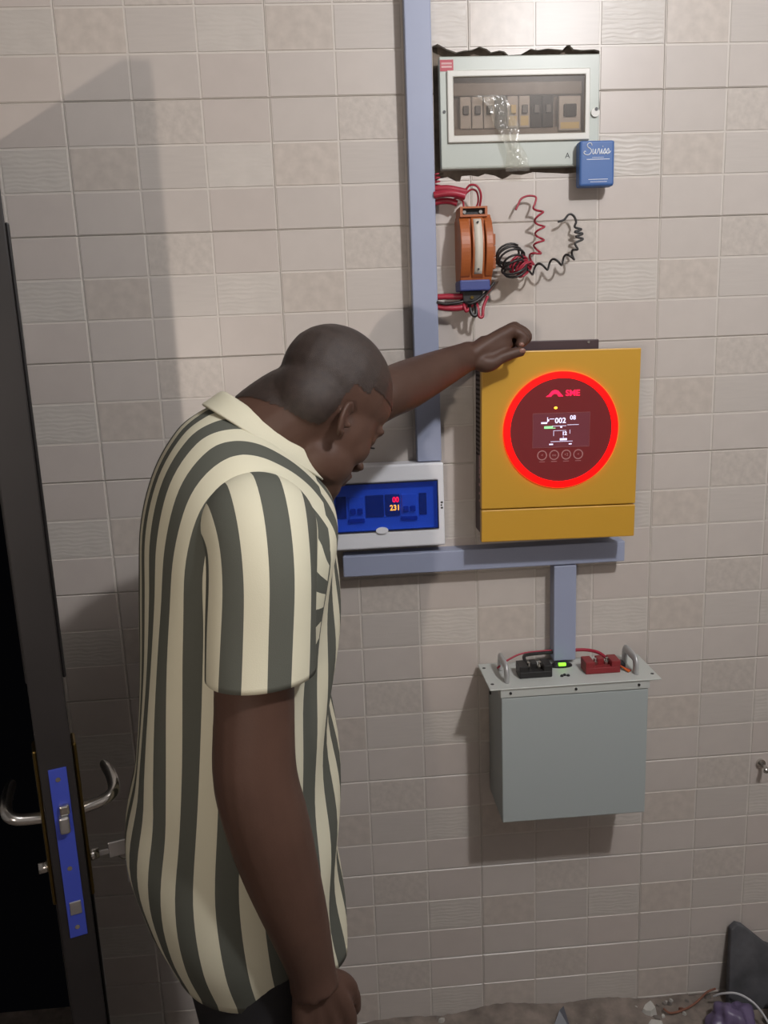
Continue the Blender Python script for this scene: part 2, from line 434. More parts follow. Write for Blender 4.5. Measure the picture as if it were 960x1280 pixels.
SLOT_GAP = 0.0006
PATTERN = [['p1', 'ro', 'p2'], ['mo', 'st', 'wa'], ['p1', 'p1', 'p2']]   # rows from the top
BW, BH, BG = TW / 3, TH / 3, 0.0016
def brick_geom(x0, x1, z0, z1):
    """frustum: printed brick face proud of the slab by 1.2 mm"""
    c = 0.0010
    vs_ = [(x0, 0.0013, z0), (x1, 0.0013, z0), (x1, 0.0013, z1), (x0, 0.0013, z1),
           (x0 + c, 0.0, z0 + c), (x1 - c, 0.0, z0 + c), (x1 - c, 0.0, z1 - c), (x0 + c, 0.0, z1 - c)]
    fs = [(4, 5, 6, 7), (0, 1, 5, 4), (1, 2, 6, 5), (2, 3, 7, 6), (3, 0, 4, 7), (3, 2, 1, 0)]
    return vs_, fs
BRICK_MESH = {}
def brick_mesh(w0, w1, h0, h1, key):
    k = (round(w0, 4), round(w1, 4), round(h0, 4), round(h1, 4), key)
    if k not in BRICK_MESH:
        v, f = brick_geom(w0, w1, h0, h1)
        me = bpy.data.meshes.new('brick'); me.from_pydata(v, [], f); me.materials.append(BR[key])
        BRICK_MESH[k] = me
    return BRICK_MESH[k]
SLAB = {}
def slab_mesh(x0, x1, z0, z1):
    k = tuple(round(q, 4) for q in (x0, x1, z0, z1))
    if k not in SLAB:
        c = 0.0009
        v = [(x0, 0.0085, z0), (x1, 0.0085, z0), (x1, 0.0085, z1), (x0, 0.0085, z1),
             (x0, 0.0012 + c, z0), (x1, 0.0012 + c, z0), (x1, 0.0012 + c, z1), (x0, 0.0012 + c, z1),
             (x0 + c, 0.0012, z0 + c), (x1 - c, 0.0012, z0 + c), (x1 - c, 0.0012, z1 - c), (x0 + c, 0.0012, z1 - c)]
        f = [(3, 2, 1, 0), (8, 9, 10, 11)]
        for a in range(4):
            n = (a + 1) % 4
            f += [(a, n, 4 + n, 4 + a), (4 + a, 4 + n, 8 + n, 8 + a)]
        me = bpy.data.meshes.new('wall_tile'); me.from_pydata(v, [], f); me.materials.append(MT['grout'])
        SLAB[k] = me
    return SLAB[k]

# ragged hole chiselled through the tiles around the recessed breaker unit
hole = [(0.726, 2.012)]
for x, z in [(0.735, 2.016), (0.752, 2.019), (0.770, 2.010), (0.778, 2.010), (0.781, 2.020), (0.80, 2.021), (0.815, 2.018), (0.83, 2.023),
             (0.85, 2.019), (0.865, 2.012), (0.872, 2.014), (0.885, 2.021), (0.905, 2.019), (0.93, 2.024), (0.955, 2.022), (0.98, 2.0205), (1.0, 2.019), (1.03, 2.022), (1.063, 2.024)]:
    hole.append((x, z))
hole += [(1.066, 2.06), (1.0645, 2.12), (1.068, 2.145), (1.065, 2.19), (1.066, 2.25)]
for x, z in [(1.055, 2.253), (1.03, 2.252), (1.012, 2.254), (1.005, 2.262), (0.998, 2.261), (0.99, 2.253), (0.96, 2.256), (0.94, 2.2535), (0.925, 2.256), (0.905, 2.246), (0.88, 2.245),
             (0.872, 2.252), (0.862, 2.254), (0.845, 2.251), (0.835, 2.258), (0.822, 2.262), (0.806, 2.256), (0.79, 2.255), (0.775, 2.252), (0.758, 2.258), (0.738, 2.268), (0.727, 2.264)]:
    hole.append((x, z))
bm = bmesh.new()
fr_ = [bm.verts.new((x, -0.02, z)) for x, z in hole]; bk_ = [bm.verts.new((x, 0.0200, z)) for x, z in hole]
bm.faces.new(fr_); bm.faces.new(bk_[::-1])
for k in range(len(hole)):
    n = (k + 1) % len(hole); bm.faces.new((fr_[k], bk_[k], bk_[n], fr_[n]))
cutter = from_bm('cutter', bm, None)
def cut_hole(o):
    md = o.modifiers.new('cut', 'BOOLEAN'); md.object = cutter; md.operation = 'DIFFERENCE'; md.solver = 'EXACT'
    dg = bpy.context.evaluated_depsgraph_get(); dg.update()
    me = bpy.data.meshes.new_from_object(o.evaluated_get(dg))
    o.modifiers.clear(); o.data = me
    return len(me.polygons)

hidden_v, hidden_f = [], {k: [] for k in BR}
hid_order = list(BR)
for U in range(-1, 9):
    for V in range(-4, 9):
        tx0, tz1 = U * TW, Z0 - V * TH
        cx0, cx1 = max(tx0, DOOR_X1), min(tx0 + TW, WX1)
        if cx1 - cx0 < 0.02: continue
        cz0, cz1 = max(tz1 - TH, 0.0), min(tz1, WZ1)
        if cz1 - cz0 < 0.01: continue
        o = bpy.data.objects.new('wall_tile', slab_mesh(cx0 - tx0 + 0.0004, cx1 - tx0 - 0.0004, cz0 - tz1 + SLOT_GAP, cz1 - tz1 - SLOT_GAP))
        COL.objects.link(o); o.parent = wall_back
        o.location = (tx0, rng.uniform(-0.0004, 0.0004), tz1)
        cutme = U in (1, 2) and V in (-1, 0)
        if cutme: cut_hole(o)
        for r in range(3):
            for c in range(3):
                a0, a1 = tx0 + c * BW, tx0 + (c + 1) * BW
                b1, b0 = tz1 - r * BH, tz1 - (r + 1) * BH
                a0, a1 = max(a0, cx0), min(a1, cx1); b0, b1 = max(b0, cz0), min(b1, cz1)
                if a1 - a0 < 0.012 or b1 - b0 < 0.006: continue
                ml = 0.0026 if c == 0 else BG
                mr_ = 0.0026 if c == 2 else BG
                px, py = P_px(((a0 + a1) / 2, 0, (b0 + b1) / 2))
                seen = -38 < px < 1000 and -30 < py < 1312
                if (215 < px < 385 and 640 < py < 1210) or (px < 45 and py > 640) or (620 < px < 770 and 480 < py < 640): seen = False
                x0_, x1_, z0_, z1_ = a0 - tx0 + ml, a1 - tx0 - mr_, b0 - tz1 + BG, b1 - tz1 - BG
                key = PATTERN[r][c]
                if seen:
                    b = bpy.data.objects.new('brick', brick_mesh(x0_, x1_, z0_, z1_, key))
                    COL.objects.link(b); b.parent = o
                    if cutme and cut_hole(b) == 0:
                        bpy.data.objects.remove(b)
                else:
                    v, f = brick_geom(x0_, x1_, z0_, z1_)
                    base = len(hidden_v)
                    hidden_v += [(q[0] + tx0, q[1] + 0.0003, q[2] + tz1) for q in v]
                    hidden_f[key] += [tuple(i + base for i in q) for q in f]
bpy.data.objects.remove(cutter)
me = bpy.data.meshes.new('brick_field')
allf, mi = [], []
for k in hid_order:
    allf += hidden_f[k]; mi += [hid_order.index(k)] * len(hidden_f[k])
me.from_pydata(hidden_v, [], allf)
for k in hid_order: me.materials.append(BR[k])
me.polygons.foreach_set('material_index', mi)
o = bpy.data.objects.new('brick_field', me); COL.objects.link(o); o.parent = wall_back; o['kind'] = 'stuff'

# ------------------------------------------------------------------ cable trunking
TRG = 'blue-grey plastic cable trunking'
def trunking(x0, x1, z0, z1, vertical, label):
    t = thing('cable_trunking', label, 'trunking', ((x0 + x1) / 2, 0, z0), TRG)
    box('base_channel', x0 + 0.0015, x1 - 0.0015, -0.032, 0, z0, z1, 'trunk', t, 0.001)
    l = 0.0
    bm = bmesh.new(); bm_box(bm, x0, x1, -0.040, -0.020, z0 + 0.0005, z1 - 0.0005, 0.0022, 2)
    from_bm('lid', bm, 'trunk', t)
    return t
trunking(0.6685, 0.7205, 1.44, WZ1, True, 'tall vertical blue-grey trunking running up past the recessed breaker unit')
trunking(0.4985, 1.1265, 1.193, 1.2405, False, 'horizontal blue-grey trunking under the yellow inverter')
trunking(0.9665, 1.0175, 0.966, 1.1915, True, 'short vertical blue-grey trunking ending at the grey battery top')

# ------------------------------------------------------------------ recessed breaker unit
u = thing('breaker_unit', 'old grey-green breaker unit with clear window, set in a ragged hole in the tiles', 'breaker box', (0.90, 0.0, 2.03))
bm = bmesh.new(); bm_frame(bm, (0.738, 1.062, 2.031, 2.241), (0.757, 1.037, 2.085, 2.211), -0.015, 0.007)
fo = from_bm('cover', bm, 'unit', u)
bv = fo.modifiers.new('bevel', 'BEVEL'); bv.width = 0.003; bv.segments = 2
bm = bmesh.new(); bm_frame(bm, (0.752, 1.041, 2.080, 2.214), (0.7645, 1.031, 2.0935, 2.2015), -0.021, -0.010)
fo = from_bm('window_bezel', bm, 'bezel', u); bv = fo.modifiers.new('bevel', 'BEVEL'); bv.width = 0.002; bv.segments = 2
box('back_box', 0.757, 1.037, 0.0065, 0.0078, 2.085, 2.211, 'unitin', u)
box('upper_rail', 0.7645, 1.031, -0.004, 0.0065, 2.170, 2.195, 'unitin', u, 0.002)
box('lower_rail', 0.7645, 1.031, -0.004, 0.0065, 2.094, 2.110, 'unitin', u, 0.002)
for k in range(8):
    x = 0.779 + k * 0.024
    m_ = 'dark' if k in (3, 6, 7) else 'breaker'
    b = box('breaker', x, x + 0.0225, -0.008, 0.0065, 2.108, 2.168, m_, u, 0.0015)
    box('toggle', x + 0.006, x + 0.017, -0.014, -0.006, 2.134, 2.150, 'black' if k != 4 else 'yellowlab', b, 0.001)
    if k in (4, 5): box('rating_label', x + 0.003, x + 0.019, -0.0088, -0.0078, 2.112, 2.130, 'yellowlab', b)
b = box('main_switch', 0.980, 1.026, -0.009, 0.0065, 2.100, 2.166, 'breaker', u, 0.002)
box('toggle', 0.990, 1.016, -0.014, -0.008, 2.126, 2.150, 'dark', b, 0.002)
box('rating_label', 0.984, 1.022, -0.0098, -0.0088, 2.104, 2.116, 'yellowlab', b)
box('window_pane', 0.7635, 1.032, -0.0175, -0.016, 2.0925, 2.2025, 'pane', u)
rl = box('red_sticker', 0.7395, 0.766, -0.0156, -0.0148, 2.2135, 2.2345, 'labelred', u)
for zz in (2.2275, 2.2215): box('sticker_print', 0.742, 0.763, -0.0160, -0.0155, zz - 0.0018, zz + 0.0018, 'labelpale', rl)
text('embossed_mark', 'A', 0.015, 0.997, 2.051, -0.0152, 'screw', u)
disc('lock_knob', (1.0525, 2.131), 0.0085, -0.0195, -0.014, 'bezel', u, segs=24)
disc('lock_hole', (1.0545, 2.137), 0.0035, -0.0200, -0.018, 'black', u, segs=16)
disc('cover_screw', (0.746, 2.139), 0.003, -0.0165, -0.014, 'screw', u, segs=12)
# crinkled strip of clear tape hanging off the window
bm = bmesh.new()
cl = catmull([(0.835, -0.0195, 2.166), (0.858, -0.024, 2.140), (0.868, -0.026, 2.11), (0.878, -0.031, 2.08), (0.888, -0.030, 2.05), (0.893, -0.026, 2.022)], 24)
wd = catmull([(0.030,), (0.022,), (0.024,), (0.016,), (0.021,), (0.024,)], 24)[:, 0]
rows = []
for k in range(24):
    row = []
    for j in range(9):
        s = j / 8 * 2 - 1
        yy = cl[k][1] - 0.0045 * math.cos(s * 1.6 + 0.5 * math.sin(k * .5)) - 0.0022 * math.sin(7 * s + k * .6) - 0.001 * math.sin(1.3 * k)
        row.append(bm.verts.new((cl[k][0] + s * wd[k] + 0.002 * math.sin(k * .8), min(yy, -0.0225), cl[k][2])))
    rows.append(row)
for k in range(23):
    for j in range(8): bm.faces.new((rows[k][j], rows[k][j + 1], rows[k + 1][j + 1], rows[k + 1][j]))
from_bm('tape_strip', bm, 'tape', u, True)

# ------------------------------------------------------------------ small blue box on the wall
p = thing('blue_box', 'small flat blue box with white script lettering, at the corner of the breaker unit', 'box', (1.052, -0.0, 1.985))
PKY = -0.044
bm = bmesh.new(); bm_box(bm, 1.0135, 1.0855, PKY, -0.0165, 1.9865, 2.0735, 0.005, 3)
from_bm('case', bm, 'packblue', p)
box('wall_pad', 1.022, 1.078, -0.0175, 0.0, 1.994, 2.028, 'navy', p)
S_ = [[(.95, .80), (.80, 1.0), (.45, 1.0), (.30, .80), (.50, .62), (.85, .48), (.95, .25), (.70, .02), (.25, .0), (-.05, .15), (.02, .30), (.2, .25)],
      [(1.15, .50), (1.18, .10), (1.38, .10), (1.52, .46), (1.54, .12), (1.76, .10), (1.90, .48), (2.02, .44), (2.12, .12), (2.22, .08), (2.38, .46), (2.40, .12), (2.52, .08),
       (2.68, .30), (2.82, .50), (2.92, .20), (2.80, .04), (2.68, .12), (2.95, .10), (3.12, .30), (3.28, .50), (3.38, .20), (3.25, .04), (3.12, .12), (3.45, .10), (3.62, .28)],
      [(2.46, .66), (2.50, .72)]]
for st in S_:
    c = catmull([(1.0225 + .0148 * (x + .15 * z), PKY - 0.0002, 2.0465 + .0215 * z) for x, z in st], 8 * len(st))
    bm = bmesh.new(); bm_tube(bm, c, 0.00095, 6); from_bm('script_stroke', bm, 'ink', p, True)
for x0, x1, z0, z1 in ((1.039, 1.063, 2.0407, 2.0414), (1.028, 1.075, 2.0370, 2.0382), (1.032, 1.072, 1.9990, 2.0000), (1.036, 1.070, 1.9945, 1.9953)):
    box('print_line', x0, x1, PKY - 0.0005, PKY + 0.0004, z0, z1, 'ink', p)

# ------------------------------------------------------------------ orange switch device and its wires
s_ = thing('switch_device', 'orange curved plastic switch device with a white label strip, on the wall', 'switch', (0.797, 0.0, 1.785))
def arc_slab(x0, x1, zlo, zhi, d_mid, d_end, bulge=1.0, nseg=16):
    bm = bmesh.new(); prof = []
    for k in range(nseg + 1):
        t = k / nseg; z = zlo + (zhi - zlo) * t
        prof.append((-(d_end + (d_mid - d_end) * (math.sin(math.pi * t)) ** 0.7 * bulge), z))
    L_, R2 = [], []
    for xx, lst in ((x0, L_), (x1, R2)):
        lst.append(bm.verts.new((xx, 0.0, zlo)))
        for y, z in prof: lst.append(bm.verts.new((xx, y, z)))
        lst.append(bm.verts.new((xx, 0.0, zhi)))
    n = len(L_)
    for k in range(n):
        m = (k + 1) % n
        bm.faces.new((L_[k], L_[m], R2[m], R2[k]))
    bm.faces.new(L_[::-1]); bm.faces.new(R2)
    return bm
def arcpart(name, x0, x1, zlo, zhi, dm, de, m_, parent, bev=0.0015):
    o = from_bm(name, arc_slab(x0, x1, zlo, zhi, dm, de), m_, parent)
    if bev:
        b = o.modifiers.new('bevel', 'BEVEL'); b.width = bev; b.segments = 2; b.limit_method = 'ANGLE'
    return o
arcpart('body', 0.766, 0.830, 1.800, 1.938, 0.066, 0.048, 'orange', s_)
arcpart('side_shell', 0.7645, 0.7845, 1.812, 1.932, 0.080, 0.052, 'orange', s_)
arcpart('side_shell', 0.8155, 0.8305, 1.812, 1.932, 0.080, 0.052, 'orange', s_)
arcpart('label_holder', 0.7885, 0.8125, 1.812, 1.934, 0.078, 0.054, 'orange', s_)
bm = bmesh.new(); fa = []; fb = []
for k in range(17):
    z = 1.822 + (1.929 - 1.822) * k / 16; t = (z - 1.812) / (1.934 - 1.812)
    dd = 0.054 + 0.024 * math.sin(math.pi * t) ** 0.7
    for xx, lst in ((0.7925, fa), (0.8085, fb)): lst.append((bm.verts.new((xx, -dd - 0.0009, z)), bm.verts.new((xx, -dd + 0.001, z))))
for k in range(16):
    for q in (0, 1): bm.faces.new((fa[k][q], fb[k][q], fb[k + 1][q], fa[k + 1][q]))
    for w in (fa, fb): bm.faces.new((w[k][0], w[k][1], w[k + 1][1], w[k + 1][0]))
for e in (0, 16): bm.faces.new((fa[e][0], fa[e][1], fb[e][1], fb[e][0]))
from_bm('label_strip', bm, 'cream', s_, True)
for zz in (1.9215, 1.831): disc('rivet', (0.8005, zz), 0.0022, -0.0705, -0.060, 'screw', s_, segs=10)
for zz in (1.889, 1.866, 1.843):
    box('side_tab', 0.8300, 0.8395, -0.052, -0.012, zz - 0.011, zz + 0.011, 'orange', s_, 0.001)
bm = bmesh.new(); bm_frame(bm, (0.767, 0.8225, 1.9335, 1.9530), (0.7725, 0.8175, 1.9375, 1.9495), -0.058, -0.004)
from_bm('terminal_housing', bm, 'orange', s_)
box('terminal_cavity', 0.7715, 0.8185, -0.047, -0.006, 1.9365, 1.9505, 'black', s_)
for xx in (0.777, 0.810): disc('terminal_screw', (xx, 1.9435), 0.0035, -0.051, -0.045, 'chrome', s_, segs=12)
box('blue_clip', 0.763, 0.8255, -0.064, -0.004, 1.7895, 1.8110, 'blueclip', s_, 0.003)
box('lower_terminal', 0.772, 0.812, -0.048, -0.004, 1.768, 1.790, 'termblk', s_, 0.002)
disc('terminal_screw', (0.790, 1.777), 0.0035, -0.0505, -0.047, 'brass', s_, segs=12)

WG = 'loose wire ends by the orange switch device'
def wire(name, pts, r, m_, label, group=WG, n=60, segs=8):
    c = catmull(pts, n)
    o = tube(name, c, r, m_, None, segs, origin=tuple(c[0]))
    return tag(o, label, 'wire', group)
# thick red leads out of the tall trunking, above the device
wire('wire', [(0.7185, -0.030, 1.992), (0.745, -0.034, 1.992), (0.765, -0.036, 1.988), (0.785, -0.038, 1.983)], 0.0065, 'redwire', 'upper thick red lead leaving the tall trunking above the orange switch')
wire('wire', [(0.7185, -0.038, 1.979), (0.740, -0.044, 1.981), (0.762, -0.046, 1.979), (0.780, -0.046, 1.974)], 0.0075, 'redwire', 'middle thick red lead leaving the tall trunking above the orange switch')
wire('wire', [(0.7185, -0.024, 1.966), (0.735, -0.026, 1.969), (0.752, -0.028, 1.968), (0.766, -0.030, 1.963)], 0.0065, 'redwire', 'lowest thick red lead leaving the tall trunking above the orange switch')
wire('wire', [(0.780, -0.038, 1.984), (0.790, -0.044, 1.995), (0.804, -0.048, 1.992), (0.812, -0.046, 1.975), (0.810, -0.036, 1.951)], 0.0023, 'redwire', 'thin red wire looping down into the orange switch top')
wire('wire', [(0.783, -0.036, 1.981), (0.795, -0.038, 1.988), (0.805, -0.040, 1.982), (0.808, -0.036, 1.965), (0.803, -0.030, 1.951)], 0.002, 'redwire', 'second thin red wire curving down into the orange switch top')
wire('wire', [(0.750, -0.028, 1.967), (0.764, -0.036, 1.972), (0.776, -0.038, 1.966), (0.779, -0.032, 1.951)], 0.002, 'redwire', 'short thin red wire dropping into the orange switch top corner')
# little red coil beside the trunking, above the leads
pts = [(0.727 + 0.006 * math.cos(t), -0.020 + 0.006 * math.sin(t), 2.000 + 0.022 * t / 18.0) for t in np.linspace(0, 18, 70)]
tag(tube('wire', pts, 0.0016, 'redwire', None, 6, origin=pts[0]), 'tiny red coiled wire against the tall trunking below the breaker unit', 'wire', WG)
# leads below
wire('wire', [(0.7185, -0.026, 1.781), (0.740, -0.030, 1.781), (0.760, -0.034, 1.780), (0.776, -0.036, 1.780)], 0.0062, 'redwire', 'upper thick red lead below the orange switch')
wire('wire', [(0.7185, -0.032, 1.762), (0.740, -0.038, 1.758), (0.762, -0.040, 1.757), (0.780, -0.040, 1.760)], 0.0065, 'redwire', 'lower thick red lead below the orange switch')
wire('wire', [(0.7185, -0.040, 1.771), (0.735, -0.044, 1.766), (0.755, -0.046, 1.767), (0.775, -0.044, 1.770)], 0.0028, 'blackwire', 'thin black lead between the two thick red leads')
wire('wire', [(0.785, -0.036, 1.770), (0.786, -0.046, 1.755), (0.790, -0.050, 1.743), (0.797, -0.050, 1.741), (0.799, -0.046, 1.755), (0.795, -0.036, 1.771)], 0.004, 'blackwire', 'small black wire loop hanging under the orange switch')
wire('wire', [(0.800, -0.036, 1.771), (0.802, -0.046, 1.757), (0.804, -0.050, 1.739), (0.811, -0.050, 1.738), (0.814, -0.046, 1.757), (0.825, -0.036, 1.778)], 0.0033, 'redwire', 'small red wire loop hanging under the orange switch')
wire('wire', [(0.776, -0.036, 1.770), (0.774, -0.046, 1.760), (0.778, -0.048, 1.750), (0.786, -0.044, 1.757), (0.800, -0.038, 1.768), (0.822, -0.036, 1.785), (0.834, -0.036, 1.80)], 0.0035, 'redwire', 'red wire curling from the lower lead up beside the blue clip')
wire('wire', [(0.770, -0.034, 1.775), (0.782, -0.052, 1.765), (0.800, -0.054, 1.770), (0.820, -0.046, 1.786), (0.838, -0.042, 1.806)], 0.003, 'blackwire', 'black wire crossing under the blue clip')

def coil_path(axis, n_turn, r0, squash=1.0, n_per=16, phase=0.0, seed=1, jit=0.0):
    axis = np.array(axis, float); ax = catmull(axis, n_turn * n_per)
    rs = np.random.RandomState(seed); out = []
    for k in range(len(ax)):
        t = ax[min(k + 1, len(ax) - 1)] - ax[max(k - 1, 0)]; t = t / (np.linalg.norm(t) + 1e-9)
        a = np.cross(t, (0, 1, 0)); a = a / (np.linalg.norm(a) + 1e-9); b = np.cross(t, a)
        ph = phase + 2 * math.pi * k / n_per
        r = r0(k / len(ax)) if callable(r0) else r0
        r *= 1 + jit * math.sin(1.7 * ph / 6.28 + seed)
        out.append(ax[k] + a * r * math.cos(ph) + b * r * squash * math.sin(ph))
    return out
# dense black coil then its stretched tail with a hooked end
pts = coil_path([(0.868, -0.034, 1.862), (0.870, -0.052, 1.852), (0.873, -0.068, 1.836), (0.876, -0.060, 1.824)], 8, lambda t: 0.027 - 0.006 * t, 0.80, 18, 0.6, 3, 0.16)
tail = coil_path([(0.886, -0.046, 1.824), (0.905, -0.044, 1.824), (0.935, -0.042, 1.832), (0.965, -0.042, 1.840), (0.992, -0.042, 1.848), (1.008, -0.040, 1.858)], 5, 0.0085, 1.0, 14, 0.9, 2)
tail2 = catmull([tail[-1], (1.014, -0.036, 1.866), (1.009, -0.034, 1.878), (1.026, -0.032, 1.886), (1.012, -0.028, 1.8915), (1.027, -0.026, 1.897), (1.011, -0.024, 1.9015), (1.025, -0.024, 1.906), (1.011, -0.024, 1.911), (1.0135, -0.024, 1.922), (1.007, -0.024, 1.934), (0.998, -0.024, 1.936), (0.988, -0.024, 1.926), (0.975, -0.026, 1.922)], 90)
allp = list(pts) + list(tail) + [np.array(q) for q in tail2[1:]]
tag(tube('wire', allp, 0.0024, 'blackwire', None, 6, origin=tuple(allp[0])), 'black wire wound in a tight coil with a long springy tail to the right', 'wire', WG)
pts = coil_path([(0.884, -0.040, 1.842), (0.891, -0.054, 1.834), (0.898, -0.062, 1.826)], 6, lambda t: 0.020 - 0.004 * t, 0.8, 18, 0.2, 5, 0.12)
tail = coil_path([(0.902, -0.046, 1.832), (0.910, -0.044, 1.840), (0.926, -0.042, 1.862), (0.933, -0.040, 1.89), (0.934, -0.036, 1.92), (0.932, -0.030, 1.952)], 6, 0.0095, 1.0, 14, 0.3, 2)
tail2 = catmull([tail[-1], (0.928, -0.026, 1.962), (0.929, -0.024, 1.972), (0.915, -0.022, 1.975), (0.900, -0.022, 1.970), (0.892, -0.024, 1.957), (0.887, -0.026, 1.948)], 40)
allp = list(pts) + list(tail) + [np.array(q) for q in tail2[1:]]
tag(tube('wire', allp, 0.0022, 'redwire', None, 6, origin=tuple(allp[0])), 'red wire wound in a coil with a springy tail rising to a hook', 'wire', WG)

# ------------------------------------------------------------------ yellow inverter
IX0, IX1, IZ0, IZ1 = 0.7905, 1.1195, 1.2715, 1.6655
inv = thing('inverter', 'yellow wall-mounted solar inverter with a glowing red ring around its display', 'inverter', (0.955, 0.0, IZ0), rot=(0, R_(0.8), 0))
cs = box('casing', IX0 + 0.007, IX1 - 0.007, -0.096, -0.004, IZ0 + 0.006, IZ1 - 0.008, 'casing', inv, 0.004)
for k in range(19):
    z = 1.625 - k * 0.0098
    box('vent_slot', IX0 + 0.0064, IX0 + 0.012, -0.086, -0.016, z - 0.0022, z + 0.0022, 'slot', cs)
for k, (zz, w) in enumerate([(1.444, .010), (1.430, .016), (1.414, .012), (1.402, .006)]):
    box('side_print', IX0 + 0.0062, IX0 + 0.0072, -0.058, -0.050, zz - w / 2, zz + w / 2, 'btn', cs)
for zz, r in ((1.385, .003), (1.366, .0025), (1.350, .002)):
    box('side_print', IX0 + 0.0062, IX0 + 0.0072, -0.056 - r, -0.052 + r, zz - r, zz + r, 'btn', cs)
bm = bmesh.new(); bm_box(bm, IX0, IX1, -0.112, -0.094, 1.3425, IZ1, 0.0022, 2)
from_bm('front_panel', bm, 'yellow', inv)
bm = bmesh.new(); bm_box(bm, IX0, IX1, -0.112, -0.094, IZ0, 1.3405, 0.0022, 2)
from_bm('lower_cover', bm, 'yellow', inv)
bk = box('mount_bracket', 0.865, 1.066, -0.006, -0.001, 1.60, 1.6835, 'casing', inv, 0.002)
disc('bracket_screw', (1.043, 1.678), 0.0028, -0.008, -0.0055, 'chrome', inv, segs=12)
DC = (0.9555, 1.5035)
bm = bmesh.new(); bm_disc(bm, DC, 0.1195, -0.1165, -0.110, 0.1065, 96)
o = from_bm('light_ring', bm, 'ring', inv); o['label'] = 'glowing red light ring'
dial = disc('dial_face', DC, 0.1066, -0.1150, -0.109, 'dial', inv, segs=96)
lcd = box('lcd_screen', 0.897, 1.0145, -0.1156, -0.1148, 1.4690, 1.5385, 'lcd', inv)
bm = bmesh.new(); bm_frame(bm, (0.896, 1.0155, 1.468, 1.5395), (0.8968, 1.0147, 1.4690, 1.5385), -0.1158, -0.1149)
from_bm('screen_outline', bm, 'lcdframe', lcd)
YL = -0.1158
text('screen_digits', '002', 0.0155, 0.9535, 1.5230, YL, 'lcdlit', lcd, bold=0.0003)
text('screen_digits', '08', 0.0125, 0.9795, 1.5285, YL, 'lcdlit', lcd, bold=0.0002)
text('screen_digits', '12', 0.0100, 0.9625, 1.4965, YL, 'lcdlit', lcd, bold=0.0004)
for x0, x1, z0, z1 in [(.9135, .926, 1.5175, 1.521), (.926, .9275, 1.521, 1.531), (.9265, .930, 1.5225, 1.5265), (.931, .941, 1.5265, 1.5278), (.968, .992, 1.5137, 1.5145),
                       (.936, .966, 1.5120, 1.5128), (.9535, .9575, 1.5085, 1.5115), (.940, .966, 1.5025, 1.5031), (.9395, .9402, 1.492, 1.5031), (.9735, .9742, 1.496, 1.504),
                       (.953, .968, 1.4825, 1.4868), (.934, .980, 1.4800, 1.4807), (.931, .939, 1.4735, 1.4762), (.972, .978, 1.4735, 1.4758), (.960, .9605, 1.487, 1.492)]:
    box('screen_mark', x0, x1, YL - 0.0002, YL + 0.0004, z0, z1, 'lcdlit', lcd)
box('charge_bar', .920, .938, YL - 0.0002, YL + 0.0004, 1.5085, 1.5125, 'lcdgreen', lcd)
box('charge_bar', .920, .9435, YL - 0.0002, YL + 0.0004, 1.5075, 1.5088, 'lcdgreen', lcd)
for k, g in enumerate(['<', 'oo', '+2', '<']):
    cx = 0.9165 + 0.0253 * k
    b = disc('button', (cx, 1.4525), 0.0103, -0.1157, -0.1148, 'btn', inv, 0.0083, 32)
    text('button_mark', g, 0.008, cx, 1.4525, YL, 'btn', b)
    box('button_caption', cx - 0.006, cx + 0.006, -0.1155, -0.1148, 1.4385, 1.4395, 'btn', b)
lg = text('lit_logo', 'SME', 0.0165, 0.978, 1.5785, -0.1160, 'logo', inv, bold=0.0003, sx=1.05)
bm = bmesh.new()
for y in (-0.1163, -0.1150):
    pass
prof = [(0.9225, 1.5725), (0.929, 1.5765), (0.9345, 1.5835), (0.941, 1.5860), (0.9475, 1.5845), (0.953, 1.5785), (0.9585, 1.5725), (0.949, 1.5725), (0.9455, 1.5775), (0.9405, 1.5785), (0.936, 1.5765), (0.933, 1.5725)]
fa = [bm.verts.new((x, -0.1163, z)) for x, z in prof]; fb = [bm.verts.new((x, -0.1148, z)) for x, z in prof]
bm.faces.new(fa); bm.faces.new(fb[::-1])
for k in range(len(prof)):
    n = (k + 1) % len(prof); bm.faces.new((fa[k], fb[k], fb[n], fa[n]))
bmesh.ops.triangulate(bm, faces=bm.faces[:])
from_bm('lit_emblem', bm, 'logo', inv)
bm = bmesh.new(); bm_ellipsoid(bm, (0.9435, -0.1150, 1.5495), (0.0035, 0.0015, 0.0024))
from_bm('status_light', bm, 'amber', inv, True)

# ------------------------------------------------------------------ distribution box with the blue window
d = thing('distribution_box', 'white distribution box with a blue see-through cover and lit red and orange digits', 'breaker box', (0.586, 0.0, 1.257))
BX0, BX1, BZ0, BZ1 = 0.450, 0.7225, 1.2565, 1.4385
WXa, WXb, WZa, WZb = 0.4635, 0.7085, 1.2965, 1.4005
bm = bmesh.new(); bm_frame(bm, (BX0, BX1, BZ0, BZ1), (WXa, WXb, WZa, WZb), -0.050, 0.0)
o = from_bm('housing', bm, 'white', d); b = o.modifiers.new('bevel', 'BEVEL'); b.width = 0.004; b.segments = 3; b.limit_method = 'ANGLE'
box('back_plate', WXa, WXb, -0.0365, -0.006, WZa, WZb, 'white', d)
for k, (x0, x1) in enumerate([(0.4895, 0.5115), (0.5535, 0.5925), (0.6695, 0.6855)]):
    box('dark_panel', x0, x1, -0.0400, -0.014, 1.3245, 1.3725, 'black', d, 0.001)
